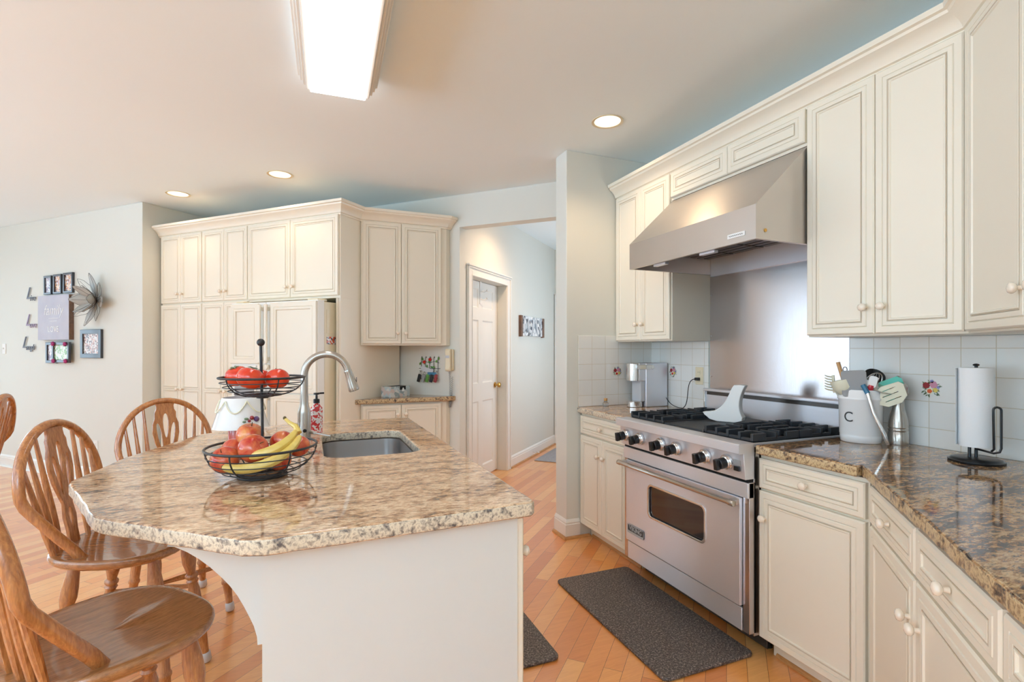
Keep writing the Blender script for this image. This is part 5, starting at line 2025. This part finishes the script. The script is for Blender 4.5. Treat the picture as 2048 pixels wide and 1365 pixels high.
for i in range(7):
    m.ball((0.018 * math.cos(i), -0.02 - 0.004 * i, 0.018 * math.sin(i * 1.3)), 0.011, 8, 6)
m.build('stamens', M['wordm'], fl)
MB().lathe([(0.03, 0), (0.03, 0.03)], 16, (0, 0.028, 0), (0, -1, 0)).build('mount', M['wordm'], fl)

outlet('wall_outlet', 'white wall outlet low on the left wall, nearer the pantry', on_wall(5.857, 0.356), BZ)
outlet('wall_outlet', 'white wall outlet low at the left edge of the photo', on_wall(7.616, 0.345), BZ)
outlet('light_switch', 'white light switch at the left edge of the left wall', on_wall(7.604, 1.341), BZ, 'white', 'switch', False)

# ================================================================== PASSAGE DETAILS
def on_hall(s_, z_, out=0.0):
    x_, y_ = W(2.235 - out, s_)
    return (x_, y_, z_)


HZ = D2R(45)
t_ = thing('picture_frame', 'wide picture of pale figures in brown side frames on the passage wall', 'picture frame', on_hall(5.87, 1.615), HZ)
bx('side_rail', M['brownf'], t_, -0.405, -0.355, -0.035, 0.0, -0.13, 0.12, bevel=0.003)
bx('side_rail', M['brownf'], t_, 0.355, 0.405, -0.035, 0.0, -0.13, 0.12, bevel=0.003)
MB().box(-0.355, 0.355, -0.022, -0.005, -0.118, 0.118).build('picture_print', M['ph5'], t_, smooth=False)
m = MB()
for i in range(5):
    xx = -0.29 + i * 0.145
    m.M = Matrix.Translation((xx, -0.026, 0.0)) @ Matrix.Rotation(0.15 * (-1) ** i, 4, 'Y')
    m.lathe([(0.001, -0.10), (0.022, -0.05), (0.030, 0.02), (0.018, 0.06), (0.016, 0.09), (0.001, 0.105)], 10, (0, 0, 0), (0, 0, 1), sy=0.15)
m.build('figures', M['lgrey'], t_)
t_ = thing('door_hook', 'white double hook hanging over the top of the passage door', 'hook', (HX, HY, 0), HZ)
m = MB().box(0.62, 0.65, 0.102, 0.107, 1.80, 2.035)
m.tube([(0.635, 0.100, 1.93), (0.66, 0.07, 1.925), (0.675, 0.055, 1.94)], 0.005, 6).tube([(0.635, 0.100, 1.85), (0.66, 0.07, 1.845), (0.675, 0.055, 1.86)], 0.005, 6)
m.build('hook_strip', M['white'], t_, bevel=0.001)
MB().ball((0.678, 0.052, 1.944), 0.010, 8, 6).ball((0.678, 0.052, 1.864), 0.010, 8, 6).build('hook_tip', M['chrome'], t_)
t_ = thing('door_stop', 'small spring door stop on the passage baseboard', 'door stop', on_hall(5.90, 0.055, 0.012), HZ)
MB().tube([(0.0055 * math.cos(i * 0.8), -0.075 * i / 60, 0.0055 * math.sin(i * 0.8)) for i in range(61)], 0.0014, 5).build('spring', M['chrome'], t_)
MB().lathe([(0.008, 0), (0.008, 0.012), (0.001, 0.013)], 12, (0, -0.074, 0), (0, -1, 0)).build('rubber_tip', M['white'], t_)

# mats and rug
def mat_(name, label, x0, x1, y0, y1, th, mt, r=0.03, rz=0.0, loc=(0, 0), bev=0.006):
    me = plate([rrect(x0, x1, y0, y1, r, 6)], th, min(bev, th * 0.45))
    o = mesh_obj(name, me, mt, None, smooth=True)
    o.location = (loc[0], loc[1], 0.0005)
    o.rotation_euler = (0, 0, rz)
    return tag(o, label, 'mat', None)


mat_('kitchen_mat', 'large grey brown cushioned mat in front of the range', 1.318, 1.800, 1.638, 2.590, 0.016, 'mat')
mat_('kitchen_mat', 'grey brown mat partly hidden behind the island end panel', 0.575, 1.006, 1.932, 2.86, 0.016, 'mat')
cx_, cy_ = W(2.12, 5.67)
mat_('hall_rug', 'grey rug on the passage floor', 0.0, 0.80, -0.70, 0.0, 0.008, 'rug', 0.01, D2R(45), (cx_, cy_), 0.003)

# ================================================================== CEILING LIGHTS
fx = thing('ceiling_light', 'long fluorescent box light with white side moldings on the ceiling', 'ceiling light', (0.123, 2.10, 2.64), D2R(-2))
bx('backing', M['trim'], fx, -0.17, 0.17, -0.62, 0.60, 0.055, 0.0995, bevel=0.002)
for sx in (-1, 1):
    m = MB()
    for i, (a, b, z0, z1, ye) in enumerate(((0.134, 0.152, 0.004, 0.06, 0.640), (0.152, 0.166, 0.014, 0.07, 0.622), (0.166, 0.178, 0.026, 0.08, 0.606), (0.178, 0.190, 0.040, 0.0995, 0.590))):
        m.box(min(sx * a, sx * b), max(sx * a, sx * b), -0.63, ye, z0, z1)
    m.build('side_molding', M['trim'], fx, bevel=0.003)
m = MB().box(-0.134, 0.134, -0.63, 0.645, -0.006, 0.054)
m.build('diffuser', M['diff'], fx, bevel=0.004)

for i, ((x, y), lab) in enumerate(zip(LAMPS, ('recessed ceiling lamp near the partition wall at right', 'recessed ceiling lamp above the refrigerator cabinet', 'recessed ceiling lamp farthest left, above the pantry'))):
    t_ = thing('recessed_lamp', lab, 'recessed lamp', (x, y, H), 0, 'recessed ceiling lamps')
    m = MB().lathe([(0.081, 0.003), (0.081, -0.002), (0.097, -0.004), (0.097, -0.0005), (0.084, 0.0), (0.081, 0.003)], 40, caps=False)
    m.build('trim_ring', M['ring'] if 'ring' in M else M['almond'], t_, angle=40)
    m = MB()
    m.loft([[(r_ * math.cos(2 * math.pi * k / 32), r_ * math.sin(2 * math.pi * k / 32), z_) for k in range(32)] for r_, z_ in ((0.0805, 0.0), (0.078, 0.05), (0.06, 0.09))], False, True)
    m.build('reflector', M['trim'], t_, angle=40)
    MB().lathe([(0.055, 0.0), (0.05, -0.012), (0.03, -0.022), (0.001, -0.026)], 24, (0, 0, 0.085)).build('bulb', M['glow'], t_, angle=80)
    l = bpy.data.lights.new('lamp_beam', 'SPOT')
    l.energy = (34, 18, 18)[i]
    l.color = (1.0, 0.72, 0.45)
    l.spot_size = D2R(125)
    l.spot_blend = 0.9
    l.shadow_soft_size = 0.05
    lo = bpy.data.objects.new('lamp_beam', l)
    COL.objects.link(lo)
    lo.parent = t_
    lo.location = (0, 0, 0.02)
# passage ceiling lamp glow (its fixture hangs just behind the header)
x_, y_ = W(1.75, 4.62)
t_ = thing('recessed_lamp', 'recessed ceiling lamp in the passage, hidden behind the header', 'recessed lamp', (x_, y_, H - 0.012), 0, 'recessed ceiling lamps')
MB().lathe([(0.09, 0.0), (0.09, 0.010), (0.001, 0.010)], 32).build('trim_ring', M['trim'], t_)
MB().lathe([(0.07, -0.003), (0.001, -0.003)], 32).build('bulb', M['glow'], t_)
l = bpy.data.lights.new('lamp_beam', 'SPOT')
l.energy = 60
l.color = (1.0, 0.66, 0.40)
l.spot_size = D2R(150)
l.spot_blend = 0.8
l.shadow_soft_size = 0.05
lo = bpy.data.objects.new('lamp_beam', l)
COL.objects.link(lo)
lo.parent = t_
lo.location = (0, 0, -0.02)
